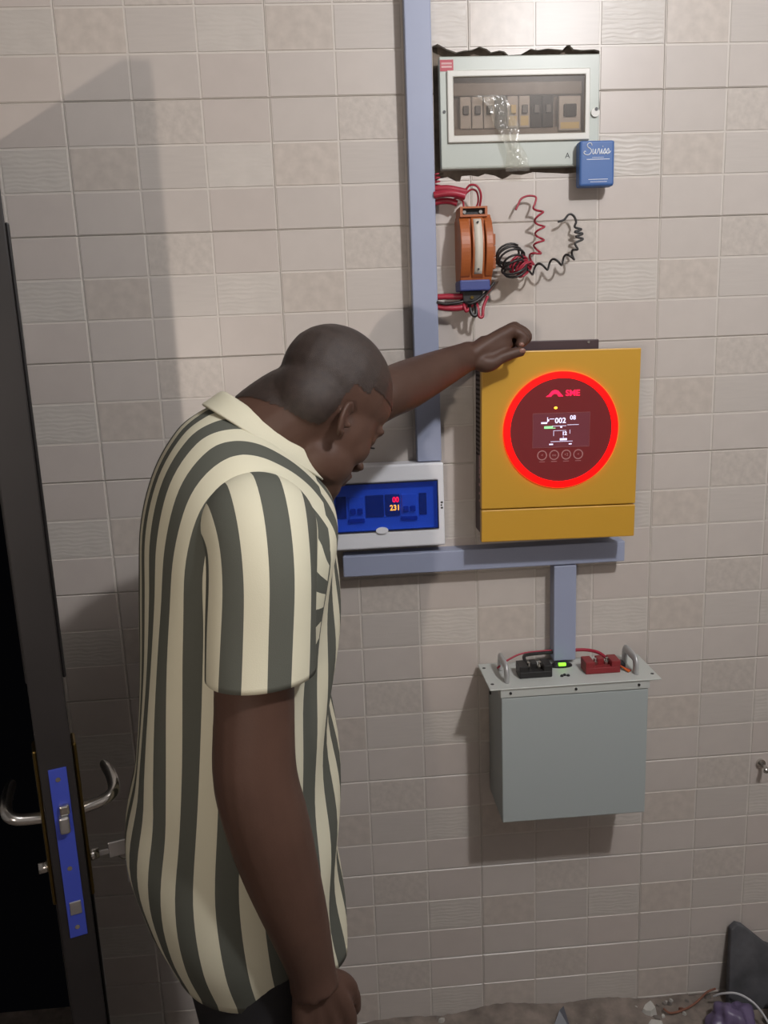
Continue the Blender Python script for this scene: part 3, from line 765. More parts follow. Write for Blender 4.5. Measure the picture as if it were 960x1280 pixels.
for x0 in (0.5165, 0.6305):
    b = box('breaker', x0, x0 + 0.034, -0.0405, -0.014, 1.322, 1.372, 'white', d, 0.002)
    for q in (0, 1): box('toggle', x0 + 0.004 + q * 0.015, x0 + 0.015 + q * 0.015, -0.0470, -0.038, 1.334, 1.346, 'blueclip', b, 0.0015)
    box('clip', x0 - 0.002, x0 + 0.034, -0.0425, -0.014, 1.314, 1.323, 'blueclip', d, 0.002)
mtr = box('meter', 0.5955, 0.6275, -0.0405, -0.014, 1.3245, 1.3725, 'black', d, 0.002)
text('red_digits', '00', 0.0165, 0.6185, 1.3605, -0.0410, 'digred', mtr, bold=0.0004, sx=0.85)
text('orange_digits', '231', 0.0165, 0.6165, 1.3430, -0.0410, 'digor', mtr, bold=0.0004, sx=0.9)
cv = box('blue_cover', WXa + 0.0006, WXb - 0.0006, -0.0535, -0.0505, WZa + 0.0006, WZb - 0.0006, 'bluepane', d)
bm = bmesh.new(); bm_frame(bm, (WXa - 0.0012, WXb + 0.0012, WZa - 0.0012, WZb + 0.0012), (WXa + 0.0012, WXb - 0.0012, WZa + 0.0012, WZb - 0.0012), -0.0528, -0.046)
from_bm('cover_edge', bm, 'navy', cv)
bm = bmesh.new(); bm_disc(bm, (0.586, 1.2975), 0.0135, -0.054, -0.050, 0.0, 32)
for v in bm.verts: v.co.z = 1.2975 + (v.co.z - 1.2975) * 0.55
from_bm('finger_tab', bm, 'white', d)
for k, (zz, w) in enumerate([(1.352, .005), (1.346, .003), (1.340, .005)]):
    box('printed_symbol', 0.7145, 0.7145 + w, -0.0503, -0.0498, zz - 0.0018, zz + 0.0014, 'blackink', d)
    box('printed_symbol', 0.7165, 0.7172, -0.0503, -0.0498, zz - 0.003, zz + 0.003, 'blackink', d)

# ------------------------------------------------------------------ battery
bt = thing('battery', 'grey metal battery case fixed to the wall with handles and terminals on top', 'battery', (0.985, 0.0, 0.636))
BX0, BX1, BY, BZ0, BZ1 = 0.8225, 1.1465, -0.150, 0.6365, 0.9555
cs = box('case', BX0, BX1, BY + 0.002, -0.002, BZ0, 0.935, 'batt', bt, 0.0025)
box('front_lip', BX0 - 0.002, BX1 + 0.002, BY, -0.002, 0.9365, BZ1, 'battplate', bt, 0.001)
# top plate with rack ears
bm = bmesh.new(); bm_box(bm, 0.797, 1.1735, BY - 0.003, -0.010, BZ1, BZ1 + 0.003, 0.0008, 1)
pl = from_bm('top_plate', bm, 'battplate', bt)
for x, y in ((0.8075, -0.125), (0.8065, -0.035), (1.163, -0.125), (1.161, -0.035)):
    bm = bmesh.new(); bm_tube(bm, [(x, y, BZ1 + 0.0028), (x, y, BZ1 + 0.0036)], 0.0038, 14)
    from_bm('ear_hole', bm, 'black', pl)
for x in (0.842, 0.985, 1.124):
    disc('lip_screw', (x, 0.9465), 0.0030, BY - 0.002, BY + 0.001, 'screw', bt, segs=12)
for hx in (0.8405, 1.1285):
    path = [(hx, -0.118, BZ1 + 0.003), (hx, -0.118, BZ1 + 0.022), (hx, -0.114, BZ1 + 0.032), (hx, -0.104, BZ1 + 0.037), (hx, -0.062, BZ1 + 0.037), (hx, -0.052, BZ1 + 0.032), (hx, -0.048, BZ1 + 0.022), (hx, -0.048, BZ1 + 0.003)]
    bm = bmesh.new(); bm_tube(bm, catmull(path, 40), [(0.0100, 0.0055)] * 40, 14)
    from_bm('handle', bm, 'alloy', bt, True)
def terminal(name, x0, x1, m_):
    t = box(name, x0, x1, -0.108, -0.068, BZ1 + 0.003, BZ1 + 0.018, m_, bt, 0.002)
    w = x1 - x0
    for a, b in ((0.0, 0.26), (0.40, 0.60), (0.74, 1.0)):
        box('terminal_wall', x0 + a * w, x0 + b * w, -0.108 if a != 0.40 else -0.090, -0.068, BZ1 + 0.017, BZ1 + 0.031, m_, t, 0.0015)
    for a in (0.33, 0.67):
        bm = bmesh.new(); bm_tube(bm, [(x0 + a * w, -0.090, BZ1 + 0.016), (x0 + a * w, -0.090, BZ1 + 0.026)], 0.0062, 6)
        bm_tube(bm, [(x0 + a * w, -0.090, BZ1 + 0.026), (x0 + a * w, -0.090, BZ1 + 0.033)], 0.0034, 10)
        from_bm('stud', bm, 'chrome', t)
    return t
terminal('negative_terminal', 0.872, 0.945, 'termblk')
terminal('positive_terminal', 1.020, 1.098, 'termred')
sw = bmesh.new(); bm_ellipsoid(sw, (0.980, -0.052, BZ1 + 0.004), (0.026, 0.012, 0.010))
so = from_bm('display_housing', sw, 'black', bt, True)
box('green_display', 0.9715, 0.988, -0.0655, -0.058, BZ1 + 0.0085, BZ1 + 0.0145, 'green', so, 0.001)
for k in range(3):
    bm = bmesh.new(); bm_ellipsoid(bm, (0.966 + k * 0.007, -0.108 + 0.004 * (k % 2), BZ1 + 0.004), (0.004, 0.003, 0.004), u=10, v=6)
    from_bm('status_led', bm, 'black', pl, True)
def lead(pts, r, m_, name='lead'):
    return tube(name, catmull(pts, 36), r, m_, bt, 8)
lead([(1.085, -0.076, BZ1 + 0.018), (1.066, -0.052, BZ1 + 0.030), (1.040, -0.036, BZ1 + 0.032), (1.008, -0.028, BZ1 + 0.030)], 0.004, 'redwire', 'red_lead')
lead([(0.832, -0.060, BZ1 + 0.012), (0.862, -0.044, BZ1 + 0.024), (0.900, -0.034, BZ1 + 0.033), (0.968, -0.026, BZ1 + 0.032)], 0.0022, 'redwire', 'red_lead')
lead([(0.895, -0.085, BZ1 + 0.022), (0.893, -0.060, BZ1 + 0.034), (0.910, -0.044, BZ1 + 0.033), (0.970, -0.028, BZ1 + 0.028)], 0.004, 'blackwire', 'black_lead')
for k in range(3):
    lead([(1.100, -0.080 + k * 0.004, BZ1 + 0.012), (1.106, -0.095 + k * 0.003, BZ1 + 0.010), (1.115 + k * 0.004, -0.112 + k * 0.003, BZ1 + 0.005)], 0.0016, 'orangewire' if k < 2 else 'redwire', 'sense_wire')
box('plug', 1.103, 1.118, -0.085, -0.060, BZ1 + 0.003, BZ1 + 0.014, 'black', bt, 0.002)
bm = bmesh.new(); bm_tube(bm, [(BX0 - 0.003, -0.030, 0.895), (BX0 + 0.004, -0.030, 0.895)], 0.004, 12)
from_bm('side_bolt', bm, 'black', bt)

# ------------------------------------------------------------------ door leaf, seen on its lock edge
LD = Vector((-0.3287, 0.9444, 0.0))                  # from the lock edge towards the hinge
LN = Vector((0.9444, 0.3287, 0.0))                   # towards the room side (right face)
E0 = Vector((0.0765, -0.700, 0.0))                   # middle of the lock edge at the floor
DT, DW, DH0, DH1 = 0.046, 0.715, 0.012, 2.075
door = thing('door_leaf', 'dark painted open door seen on its lock edge beside the tiled wall', 'door', tuple(E0))
def dp(l, n, z): return E0 + LD * l + LN * n + Vector((0, 0, z))
def dbox(name, l0, l1, n0, n1, z0, z1, m_, parent, bev=0.0):
    bm = bmesh.new(); bm_box(bm, l0, l1, n0, n1, z0, z1, bev)
    for v in bm.verts: v.co = dp(v.co.x, v.co.y, v.co.z)
    return from_bm(name, bm, m_, parent)
leaf = dbox('leaf', 0.0, DW, -DT / 2, DT / 2, DH0, DH1, 'door', door, 0.002)
for z0, z1 in ((0.15, 0.85), (1.22, 1.88)):
    for sgn in (-1, 1):
        n0 = DT / 2 * sgn; dbox('raised_panel', 0.12, 0.60, min(n0, n0 + 0.006 * sgn), max(n0, n0 + 0.006 * sgn), z0, z1, 'door', leaf, 0.003)
fp = dbox('lock_faceplate', -0.0025, 0.001, -0.0115, 0.0125, 0.868, 1.136, 'bluefilm', door, 0.0005)
fp['label'] = 'lock plate under blue protective film'
dbox('latch_bolt', -0.014, 0.0, -0.006, 0.008, 1.040, 1.066, 'steel', fp, 0.003)
dbox('latch_tongue', -0.010, 0.0, -0.004, 0.010, 1.066, 1.082, 'chrome', fp, 0.003)
dbox('dead_bolt', -0.004, 0.0, -0.007, 0.009, 0.905, 0.926, 'steel', fp, 0.001)
for z in (1.120, 0.980, 0.884):
    bm = bmesh.new(); bm_tube(bm, [dp(-0.0032, 0.0, z), dp(-0.002, 0.0, z)], 0.0035, 12); from_bm('plate_screw', bm, 'chrome', fp)
for sgn in (1, -1):
    n0 = sgn * DT / 2
    es = dbox('handle_backplate', 0.038, 0.078, min(n0, n0 + .007 * sgn), max(n0, n0 + .007 * sgn), 0.900, 1.150, 'brass', door, 0.003)
    zc = 1.035
    pts = [dp(0.058, n0 + .004 * sgn, zc), dp(0.058, n0 + .030 * sgn, zc + 0.004), dp(0.060, n0 + .044 * sgn, zc + 0.008), dp(0.070, n0 + .052 * sgn, zc + 0.012),
           dp(0.095, n0 + .053 * sgn, zc + 0.016), dp(0.130, n0 + .050 * sgn, zc + 0.016), dp(0.165, n0 + .044 * sgn, zc + 0.014)]
    bm = bmesh.new(); bm_tube(bm, catmull(pts, 36), [0.0088] * 30 + [0.0088, 0.0086, 0.008, 0.007, 0.005, 0.002], 14)
    from_bm('lever_handle', bm, 'chrome', door, True)
    bm = bmesh.new(); bm_tube(bm, [dp(0.058, n0, 0.955), dp(0.058, n0 + .020 * sgn, 0.955)], 0.0085, 16)
    from_bm('lock_cylinder', bm, 'chrome', door, True)
for z in (0.25, 1.75):
    bm = bmesh.new(); bm_tube(bm, [dp(DW - 0.004, DT / 2 + .004, z - .05), dp(DW - 0.004, DT / 2 + .004, z + .05)], 0.009, 12); from_bm('hinge', bm, 'steel', door)
# keys in the lock
kb = thing('key_bunch', 'steel keys on a ring hanging from the lock of the dark door', 'keys', tuple(dp(0.058, DT / 2 + 0.02, 0.955)))
def kbox(name, l0, l1, n0, n1, z0, z1, m_, bev):
    bm = bmesh.new(); bm_box(bm, l0, l1, n0, n1, z0, z1, bev)
    for v in bm.verts: v.co = dp(v.co.x, v.co.y, v.co.z)
    return from_bm(name, bm, m_, kb)
kbox('key_blade', 0.0565, 0.0595, DT / 2 + 0.018, DT / 2 + 0.034, 0.950, 0.958, 'steel', 0.0005)
kbox('key_head', 0.0562, 0.0598, DT / 2 + 0.033, DT / 2 + 0.060, 0.942, 0.968, 'steel', 0.0015)
rc = dp(0.058, DT / 2 + 0.060, 0.945)
bm = bmesh.new(); bm_tube(bm, [rc + LN * (0.013 * math.cos(t)) + Vector((0, 0, 0.013 * math.sin(t))) for t in np.linspace(0, 2 * math.pi, 28, endpoint=False)], 0.0011, 8, True)
from_bm('key_ring', bm, 'chrome', kb, True)
kbox('hanging_key', 0.053, 0.0555, DT / 2 + 0.056, DT / 2 + 0.066, 0.895, 0.935, 'steel', 0.001)
kbox('hanging_key', 0.0605, 0.063, DT / 2 + 0.062, DT / 2 + 0.080, 0.918, 0.942, 'steel', 0.001)

# ------------------------------------------------------------------ the person
PO = Vector((0.32, -0.60, 0.0)); PHI = R_(15)
def L(x, y, z):
    return Vector((PO.x + x * math.cos(PHI) - y * math.sin(PHI), PO.y + x * math.sin(PHI) + y * math.cos(PHI), z))
RINGS = [  # back x, back z, front x, front z, half width  (body frame, x forward)
    (-.146, .806, .130, .792, .193), (-.168, .875, .131, .87, .205), (-.176, .98, .133, .98, .205), (-.156, 1.10, .134, 1.10, .200),
    (-.137, 1.24, .136, 1.22, .203), (-.122, 1.37, .146, 1.31, .212), (-.110, 1.46, .153, 1.385, .214), (-.085, 1.535, .157, 1.435, .205),
    (-.050, 1.588, .156, 1.472, .165), (-.017, 1.613, .152, 1.493, .115), (.005, 1.622, .148, 1.502, .080)]
NR = 61
RR = catmull(RINGS, NR)
def ring_pt(r, th, inset=0.0, expo=2.35):
    bx, bz, fx, fz, w = r
    cx, cz = (bx + fx) / 2, (bz + fz) / 2; hx, hz = (fx - bx) / 2, (fz - bz) / 2
    hl = math.hypot(hx, hz); k = max(0.02, (hl - inset) / hl); w2 = max(0.01, w - inset)
    c, s = math.cos(th), math.sin(th)
    c = math.copysign(abs(c) ** (2 / expo), c); s = math.copysign(abs(s) ** (2 / expo), s)
    return cx - hx * c * k, s * w2, cz - hz * c * k

# --- naked body as overlapping solids fused into one continuous surface
bm = bmesh.new()
def bloft(rings):
    vr = [[bm.verts.new(q) for q in r] for r in rings]; n = len(vr[0])
    for a, b in zip(vr[:-1], vr[1:]):
        for j in range(n): bm.faces.new((a[j], a[(j + 1) % n], b[(j + 1) % n], b[j]))
    bm.faces.new(vr[0][::-1]); bm.faces.new(vr[-1])
bloft([[L(*ring_pt(RR[k], 2 * math.pi * j / 32, 0.020 if k < 54 else 0.012)) for j in range(32)] for k in range(2, NR, 3)])
bm_ellipsoid(bm, L(-.02, 0, .90), (.13, .165, .14))
# right arm (world points)
def limb(pts, rad, n=20, segs=18):
    c = catmull(pts, n); r = catmull([(q,) if not hasattr(q, '__len__') else q for q in rad], n)
    bm_tube(bm, c, [tuple(q) if len(q) > 1 else float(q[0]) for q in r], segs)
SHR = L(.010, -.180, 1.475)
limb([SHR, (0.374, -0.806, 1.38), (0.3705, -0.812, 1.28), (0.364, -0.818, 1.175), (0.3745, -0.818, 1.10), (0.387, -0.815, 1.03), (0.404, -0.812, 0.95), (0.4175, -0.808, 0.875), (0.421, -0.806, 0.84)],
     [.058, .052, .0505, .0535, .0545, .0505, .0425, .0335, .034], 34)
# left arm
SHL = L(.030, .185, 1.475); ELB = Vector((0.560, -0.385, 1.603)); WRI = Vector((0.757, -0.163, 1.661))
limb([SHL, SHL.lerp(ELB, .5), ELB, ELB.lerp(WRI, .3), ELB.lerp(WRI, .65), WRI, WRI + (WRI - ELB) * 0.05],
     [.060, .052, .043, .044, .037, .0285, .029], 34)
# neck and head
HC = Vector((0.475, -0.600, 1.607)); HYAW, HPIT = R_(44), R_(43)
HF = Vector((math.cos(HPIT) * math.cos(HYAW), math.cos(HPIT) * math.sin(HYAW), -math.sin(HPIT)))
HL_ = Vector((-math.sin(HYAW), math.cos(HYAW), 0)); HU = HF.cross(HL_)
HM = Matrix((HF, HL_, HU)).transposed(); HS = 0.95
def H(x, y, z): return HC + HM @ Vector((x * HS, y * HS, z * HS))
def hel(c, r, rot=None): bm_ellipsoid(bm, H(*c), tuple(q * HS for q in r), HM if rot is None else HM @ rot)
limb([(0.345, -0.600, 1.53), (0.385, -0.600, 1.572), (0.430, -0.600, 1.602), (0.470, -0.600, 1.620)], [.070, .069, .069, .066], 12, 20)
hel((-.002, 0, .050), (.098, .077, .084))
hel((-.036, 0, -.005), (.058, .062, .058))
hel((.028, 0, .000), (.066, .065, .085))
hel((.050, 0, .052), (.048, .062, .052))
hel((.034, 0, -.058), (.056, .056, .052))
hel((.062, 0, -.088), (.030, .036, .028)); hel((.080, 0, -.100), (.016, .020, .015))
for s in (1, -1):
    hel((.052, s * .038, -.022), (.030, .022, .030)); hel((.072, s * .030, .006), (.017, .018, .015))
    hel((.078, s * .028, .024), (.014, .026, .009)); hel((.104, s * .012, -.026), (.010, .009, .008))
    er = Matrix.Rotation(R_(-12), 3, 'Y') @ Matrix.Rotation(R_(-18 * s), 3, 'Z')
    hel((-.020, s * .0715, -.023), (.0125, .0042, .0215), er)
    pts = []
    for t in np.linspace(-1.9, 2.6, 16):
        q = er @ Vector((-.0125 * math.cos(t), s * .0032, .0225 * math.sin(t)))
        pts.append(H(-.020 + q.x, s * .0727 + q.y, -.022 + q.z))
    bm_tube(bm, pts, 0.0040, 8)
    hel((-.014, s * .0722, -.043), (.007, .005, .008)); hel((-.005, s * .0720, -.025), (.0045, .005, .007))
    pts = [H(-.020 + (er @ Vector(q)).x, s * .0748 + (er @ Vector(q)).y, -.022 + (er @ Vector(q)).z) for q in ((-.004, 0, .013), (-.007, 0, .001), (-.003, 0, -.012))]
    bm_tube(bm, pts, 0.0036, 8)
bm_tube(bm, [H(.084, 0, .022), H(.094, 0, .004), H(.106, 0, -.016), H(.110, 0, -.024), H(.098, 0, -.030)], [0.009, 0.0095, 0.011, 0.0105, 0.010], 12)
hel((.090, 0, -.054), (.013, .024, .007)); hel((.088, 0, -.067), (.013, .021, .0075)); hel((.076, 0, -.058), (.022, .030, .024))
# left hand: resting on the inverter's top edge, fingers curled over
def finger(pts, r0, r1, n=14):
    c = catmull(pts, n); rr = [r0 + (r1 - r0) * k / (n - 1) for k in range(n)]; rr[-1] *= 0.55; rr[0] *= 1.0
    bm_tube(bm, c, rr, 12)
    bm_ellipsoid(bm, tuple(c[-2]), (r1, r1, r1), None, 12, 8)
W0 = Vector((0.757, -0.163, 1.661))
KN = [Vector((0.850, -0.150, 1.708)), Vector((0.861, -0.128, 1.713)), Vector((0.859, -0.107, 1.709)), Vector((0.849, -0.088, 1.702))]
for k, q in enumerate(KN):
    off = Vector((0.0, 0.010 - 0.0 * k, 0.0)) * (k - 1.2)
    st = W0 + Vector((0.004, 0.011 * (k - 1.4), 0.002 - 0.001 * k))
    bm_tube(bm, catmull([st, st.lerp(q, .5) + Vector((0, 0, 0.002)), q], 10), [0.0178 - 0.0005 * j for j in range(10)], 14)
    bm_ellipsoid(bm, q, (.0125, .0122, .0122), None, 12, 8)
bm_tube(bm, [W0 + Vector((0.01, 0.0, -.004)), W0.lerp(KN[0], .45) + Vector((0, 0.002, -.008)), W0.lerp(KN[0], .78) + Vector((0.0, 0.002, -.014)), W0.lerp(KN[0], .95) + Vector((0.0, 0.004, -.018))], [0.025, 0.028, 0.022, 0.014], 14)
for k, q in enumerate(KN):
    ln = (0.96, 1.0, 0.96, 0.82)[k]
    finger([q, q + Vector((0.015 * ln, -0.002, -0.007)), q + Vector((0.024 * ln, -0.003, -0.016 * ln)), q + Vector((0.022 * ln, -0.004, -0.024 * ln)), q + Vector((0.012 * ln, -0.005, -0.0285 * ln))], 0.0112 - 0.0006 * k, 0.0090 - 0.0005 * k)
TH0 = W0 + Vector((0.016, -0.008, -0.008))
bm_tube(bm, catmull([TH0, TH0 + Vector((0.024, -0.006, -0.006)), TH0 + Vector((0.044, -0.005, 0.001))], 8), [0.016, 0.018, 0.0185, 0.018, 0.0165, 0.015, 0.0135, 0.0125], 14)
finger([TH0 + Vector((0.040, -0.005, 0.001)), TH0 + Vector((0.058, -0.003, 0.007)), TH0 + Vector((0.076, -0.001, 0.012)), TH0 + Vector((0.092, 0.001, 0.014))], 0.0125, 0.0095)
THUMB_TIP = TH0 + Vector((0.090, 0.000, 0.014))
# right hand, hanging relaxed
WR = Vector((0.421, -0.806, 0.845)); dn = Vector((0.16, 0.02, -0.985)).normalized(); fw = Vector((0.93, 0.33, 0.16)).normalized(); ou = dn.cross(fw).normalized()
def RH(d_, f_, o_): return WR + dn * d_ + fw * f_ + ou * o_
for k in range(4):
    f0 = 0.027 - 0.018 * k
    bm_tube(bm, catmull([RH(0.0, f0 * .55, 0), RH(0.045, f0 * 1.05, 0.003), RH(0.092 - 0.004 * abs(k - 1), f0 * 1.25, 0)], 10), [0.0165, 0.0165, .0162, .016, .0155, .015, .0145, .0138, .013, .0118], 14)
    ln = (0.92, 1.0, 0.94, 0.75)[k]; b = 0.090 - 0.004 * abs(k - 1)
    finger([RH(b, f0 * 1.25, 0), RH(b + .034 * ln, f0 * 1.3, -.006 * 1), RH(b + .060 * ln, f0 * 1.3, -.018), RH(b + .076 * ln, f0 * 1.28, -.032)], 0.0100 - .0004 * k, 0.0080 - .0004 * k)
bm_tube(bm, catmull([RH(0.008, 0.018, -.004), RH(0.035, 0.040, -.012), RH(0.058, 0.050, -.018)], 8), [0.015, 0.0165, .0165, .016, .015, .014, .013, .012], 14)
finger([RH(0.054, 0.049, -.016), RH(0.078, 0.052, -.022), RH(0.100, 0.050, -.028)], 0.0115, 0.0088)
# legs
for s in (1, -1):
    limb([L(-.02, s * .085, .92), L(.0, s * .095, .70), L(.012, s * .100, .50), L(-.012, s * .102, .30), L(-.03, s * .104, .085)], [.098, .082, .058, .055, .038], 22)
    limb([L(-.055, s * .105, .055), L(.02, s * .110, .060), L(.10, s * .118, .042), L(.155, s * .122, .035)], [.034, .036, .034, .024], 12)
bmesh.ops.recalc_face_normals(bm, faces=bm.faces[:])
me = bpy.data.meshes.new('raw'); bm.to_mesh(me); bm.free()
raw = bpy.data.objects.new('raw', me); COL.objects.link(raw)
rm = raw.modifiers.new('fuse', 'REMESH'); rm.mode = 'VOXEL'; rm.voxel_size = 0.0036; rm.adaptivity = 0.0
dg = bpy.context.evaluated_depsgraph_get(); dg.update()
body = bpy.data.meshes.new_from_object(raw.evaluated_get(dg))
bpy.data.objects.remove(raw)
# relax the surface (keeps volume: Taubin)
nv = len(body.vertices); co = np.empty(nv * 3); body.vertices.foreach_get('co', co); co = co.reshape(-1, 3)
ed = np.empty(len(body.edges) * 2, dtype=np.int64); body.edges.foreach_get('vertices', ed); ed = ed.reshape(-1, 2)
deg = np.bincount(ed.ravel(), minlength=nv).astype(float)
def lap(c):
    acc = np.zeros_like(c)
    for a in range(3):
        acc[:, a] = np.bincount(ed[:, 0], weights=c[ed[:, 1], a], minlength=nv) + np.bincount(ed[:, 1], weights=c[ed[:, 0], a], minlength=nv)
    return acc / deg[:, None] - c
for it in range(14):
    co = co + 0.55 * lap(co); co = co - 0.57 * lap(co)
# extra smoothing away from hands and ears/face details
soft = np.ones(nv)
hl = (co - np.array(HC)) @ np.array(HM) / HS
face = (hl[:, 0] > 0.066) & (np.abs(hl[:, 1]) < .09) & (hl[:, 2] < .04) & (hl[:, 2] > -.13)
ears = (np.abs(hl[:, 1]) > .062) & (np.abs(hl[:, 2] + .021) < .040) & (np.abs(hl[:, 0] + .018) < .030)
hands = (co[:, 0] > .735) | ((co[:, 2] < .84) & (co[:, 1] < -.72) & (co[:, 2] > .6))
soft[face | ears | hands] = 0.0
for it in range(40):
    co = co + (0.5 * soft)[:, None] * lap(co); co = co - (0.51 * soft)[:, None] * lap(co)
body.vertices.foreach_set('co', co.ravel()); body.update()
body.name = 'person'
PLABEL = 'person in a cream and dark grey striped short-sleeved shirt and black trousers, touching the inverter'
body.materials.clear()
fidx = [p_.vertices[:] for p_ in body.polygons]
person = link_mesh('person', body, 'skin', None, True, origin=tuple(PO))
tag(person, PLABEL, 'person')
# --- cropped hair: shell over the scalp
nrm = np.empty(nv * 3)
body.vertices.foreach_get('normal', nrm); nrm = nrm.reshape(-1, 3)
x, y, z = hl[:, 0], np.abs(hl[:, 1]), hl[:, 2]
hair_v = (np.linalg.norm(hl - np.array([0, 0, .03]), axis=1) < .145) & (
    ((x > .0) & (z > .062 - .25 * np.clip(.075 - x, 0, 1))) | ((x <= .0) & (z > -.052 + 0.25 * np.clip(x + .05, 0, .1)) & ((z > .03) | (x < -.028))))
hair_v &= ~((y > .068) & (np.abs(z + .021) < .032) & (np.abs(x + .018) < .024))
keep = [f for f in fidx if all(hair_v[i] for i in f)]
used = sorted({i for f in keep for i in f}); remap = {i: k for k, i in enumerate(used)}
hv = co[used] + nrm[used] * 0.0009
me = bpy.data.meshes.new('hair'); me.from_pydata([tuple(q) for q in hv], [], [tuple(remap[i] for i in f) for f in keep])
ho = link_mesh('hair', me, 'hair', person, True); ho['label'] = 'very short cropped black hair'
# eyes
for s in (1, -1):
    bm = bmesh.new(); bm_ellipsoid(bm, H(.0795, s * .031, .004), (.0095 * HS,) * 3, None, 16, 10)
    e = from_bm('eye', bm, 'eye', person, True)
    bm = bmesh.new(); bm_ellipsoid(bm, H(.0868, s * .031, .002), (.004 * HS,) * 3, None, 12, 8)
    from_bm('iris', bm, 'black', e, True)
    pts = [H(.080 + .009 * math.cos(t * 1.2), s * (.031 + .013 * math.sin(t)), .026 + .004 * math.cos(t)) for t in np.linspace(-1.1, 1.1, 9)]
    bm = bmesh.new(); bm_tube(bm, pts, [0.001, .002, .0025, .0028, .0028, .0028, .0025, .002, .001], 8)
    from_bm('eyebrow', bm, 'hair', person, True)
    pts = [H(.0885 + .003 * math.cos(t), s * (.031 + .010 * math.sin(t)), -.001 + .002 * math.cos(t)) for t in np.linspace(-1.2, 1.2, 9)]
    bm = bmesh.new(); bm_tube(bm, pts, 0.0012, 6); from_bm('eyelashes', bm, 'black', person, True)
# nails of the left hand
bm = bmesh.new(); bm_ellipsoid(bm, THUMB_TIP + Vector((0.000, -0.0085, 0.002)), (0.0065, 0.0022, 0.0048)); from_bm('nail', bm, 'nail', person, True)
q = KN[0]; bm = bmesh.new(); bm_ellipsoid(bm, q + Vector((0.0155, -0.0135, -0.0275)), (0.0055, 0.0026, 0.0042)); from_bm('nail', bm, 'nail', person, True)

# --- shirt
NS = 128
base_i = 30
th_tab = np.linspace(0, math.pi / 2, 200)
cp = np.array([ring_pt(RR[base_i], t) for t in th_tab])
cum = np.concatenate([[0], np.cumsum(np.linalg.norm(np.diff(cp, axis=0), axis=1))])
QL = cum[-1]                                     # quarter length of the chest ring
lat = cp[:, 1]
def s_of_theta(a):                               # arc length from the spine for |theta| in 0..pi
    if a <= math.pi / 2: return float(np.interp(a, th_tab, cum))
    return 2 * QL - float(np.interp(math.pi - a, th_tab, cum))
def s_of_lat(yv): return float(np.interp(min(abs(yv), lat[-1]), lat, cum))
SEAM = R_(122)
def smooth01(t): t = min(1, max(0, t)); return t * t * (3 - 2 * t)
def shirt_u(k, th, yv, back):
    a = abs(th); s1 = s_of_theta(a)
    s2 = s_of_lat(yv) if back else 2 * QL - s_of_lat(yv)
    m = smooth01((k - 27) / 13.0)
    return math.copysign(s1 * (1 - m) + s2 * m, th if th != 0 else 1)
verts = np.zeros((NR, NS, 3))
ths = np.array([-math.pi + 2 * math.pi * (j + 0.5) / NS for j in range(NS)])
for k in range(NR):
    zt = k / (NR - 1)
    for j in range(NS):
        th = ths[j]
        px, py, pz = ring_pt(RR[k], th)
        n = Vector((-math.cos(th), math.sin(th) * 0.9, 0)).normalized()
        side = abs(math.sin(th)); front = max(0.0, -math.cos(th)); back = max(0.0, math.cos(th))
        amp = (1 - smooth01((zt - .62) / .25))
        fold = 0.0075 * front * math.sin(26 * pz + 5.0 * th) * amp
        fold += 0.0045 * math.sin(5 * th + 9 * pz) * amp * (1 - zt)
        fold += 0.0050 * back * math.sin(19 * pz - 3 * th + 1.0) * smooth01((pz - .8) / .15) * smooth01((1.12 - pz) / .1)
        fold += 0.0035 * side * math.sin(14 * pz + 6 * th) * amp
        pz2 = pz + 0.012 * side ** 4 * smooth01((zt - .70) / .12) * (1 - smooth01((zt - .92) / .06))
        if k == 0: pz2 += -0.004 * side
        verts[k, j] = L(px + n.x * fold, py + n.y * fold, pz2)
fl = []; uvs = []
for k in range(NR - 1):
    for j in range(NS):
        j2 = (j + 1) % NS
        fl.append((k * NS + j, k * NS + j2, (k + 1) * NS + j2, (k + 1) * NS + j))
        thm = ths[j] + math.pi / NS
        backp = abs(thm) < SEAM
        tj, tj2 = ths[j], ths[j2]
        if j2 == 0: tj2 = math.pi - 1e-4; tj = ths[j]
        if abs(thm) < 0.03: pass
        def lv(kk, t): return ring_pt(RR[kk], t)[1]
        for kk, t in ((k, tj), (k, tj2), (k + 1, tj2), (k + 1, tj)):
            sg = t if abs(t) > 1e-6 else thm
            uvs.append((shirt_u(kk, sg, lv(kk, t), backp) + 0.012, 0.0))
me = bpy.data.meshes.new('shirt'); me.from_pydata([tuple(q) for q in verts.reshape(-1, 3)], [], fl)
uvl = me.uv_layers.new(name='stripes')
uvl.data.foreach_set('uv', [c for q in uvs for c in q])
shirt = link_mesh('shirt', me, 'stripe', person, True)
sd = shirt.modifiers.new('cloth', 'SOLIDIFY'); sd.thickness = 0.002; sd.offset = 0.0
shirt['label'] = 'cream shirt with wide dark grey vertical stripes'
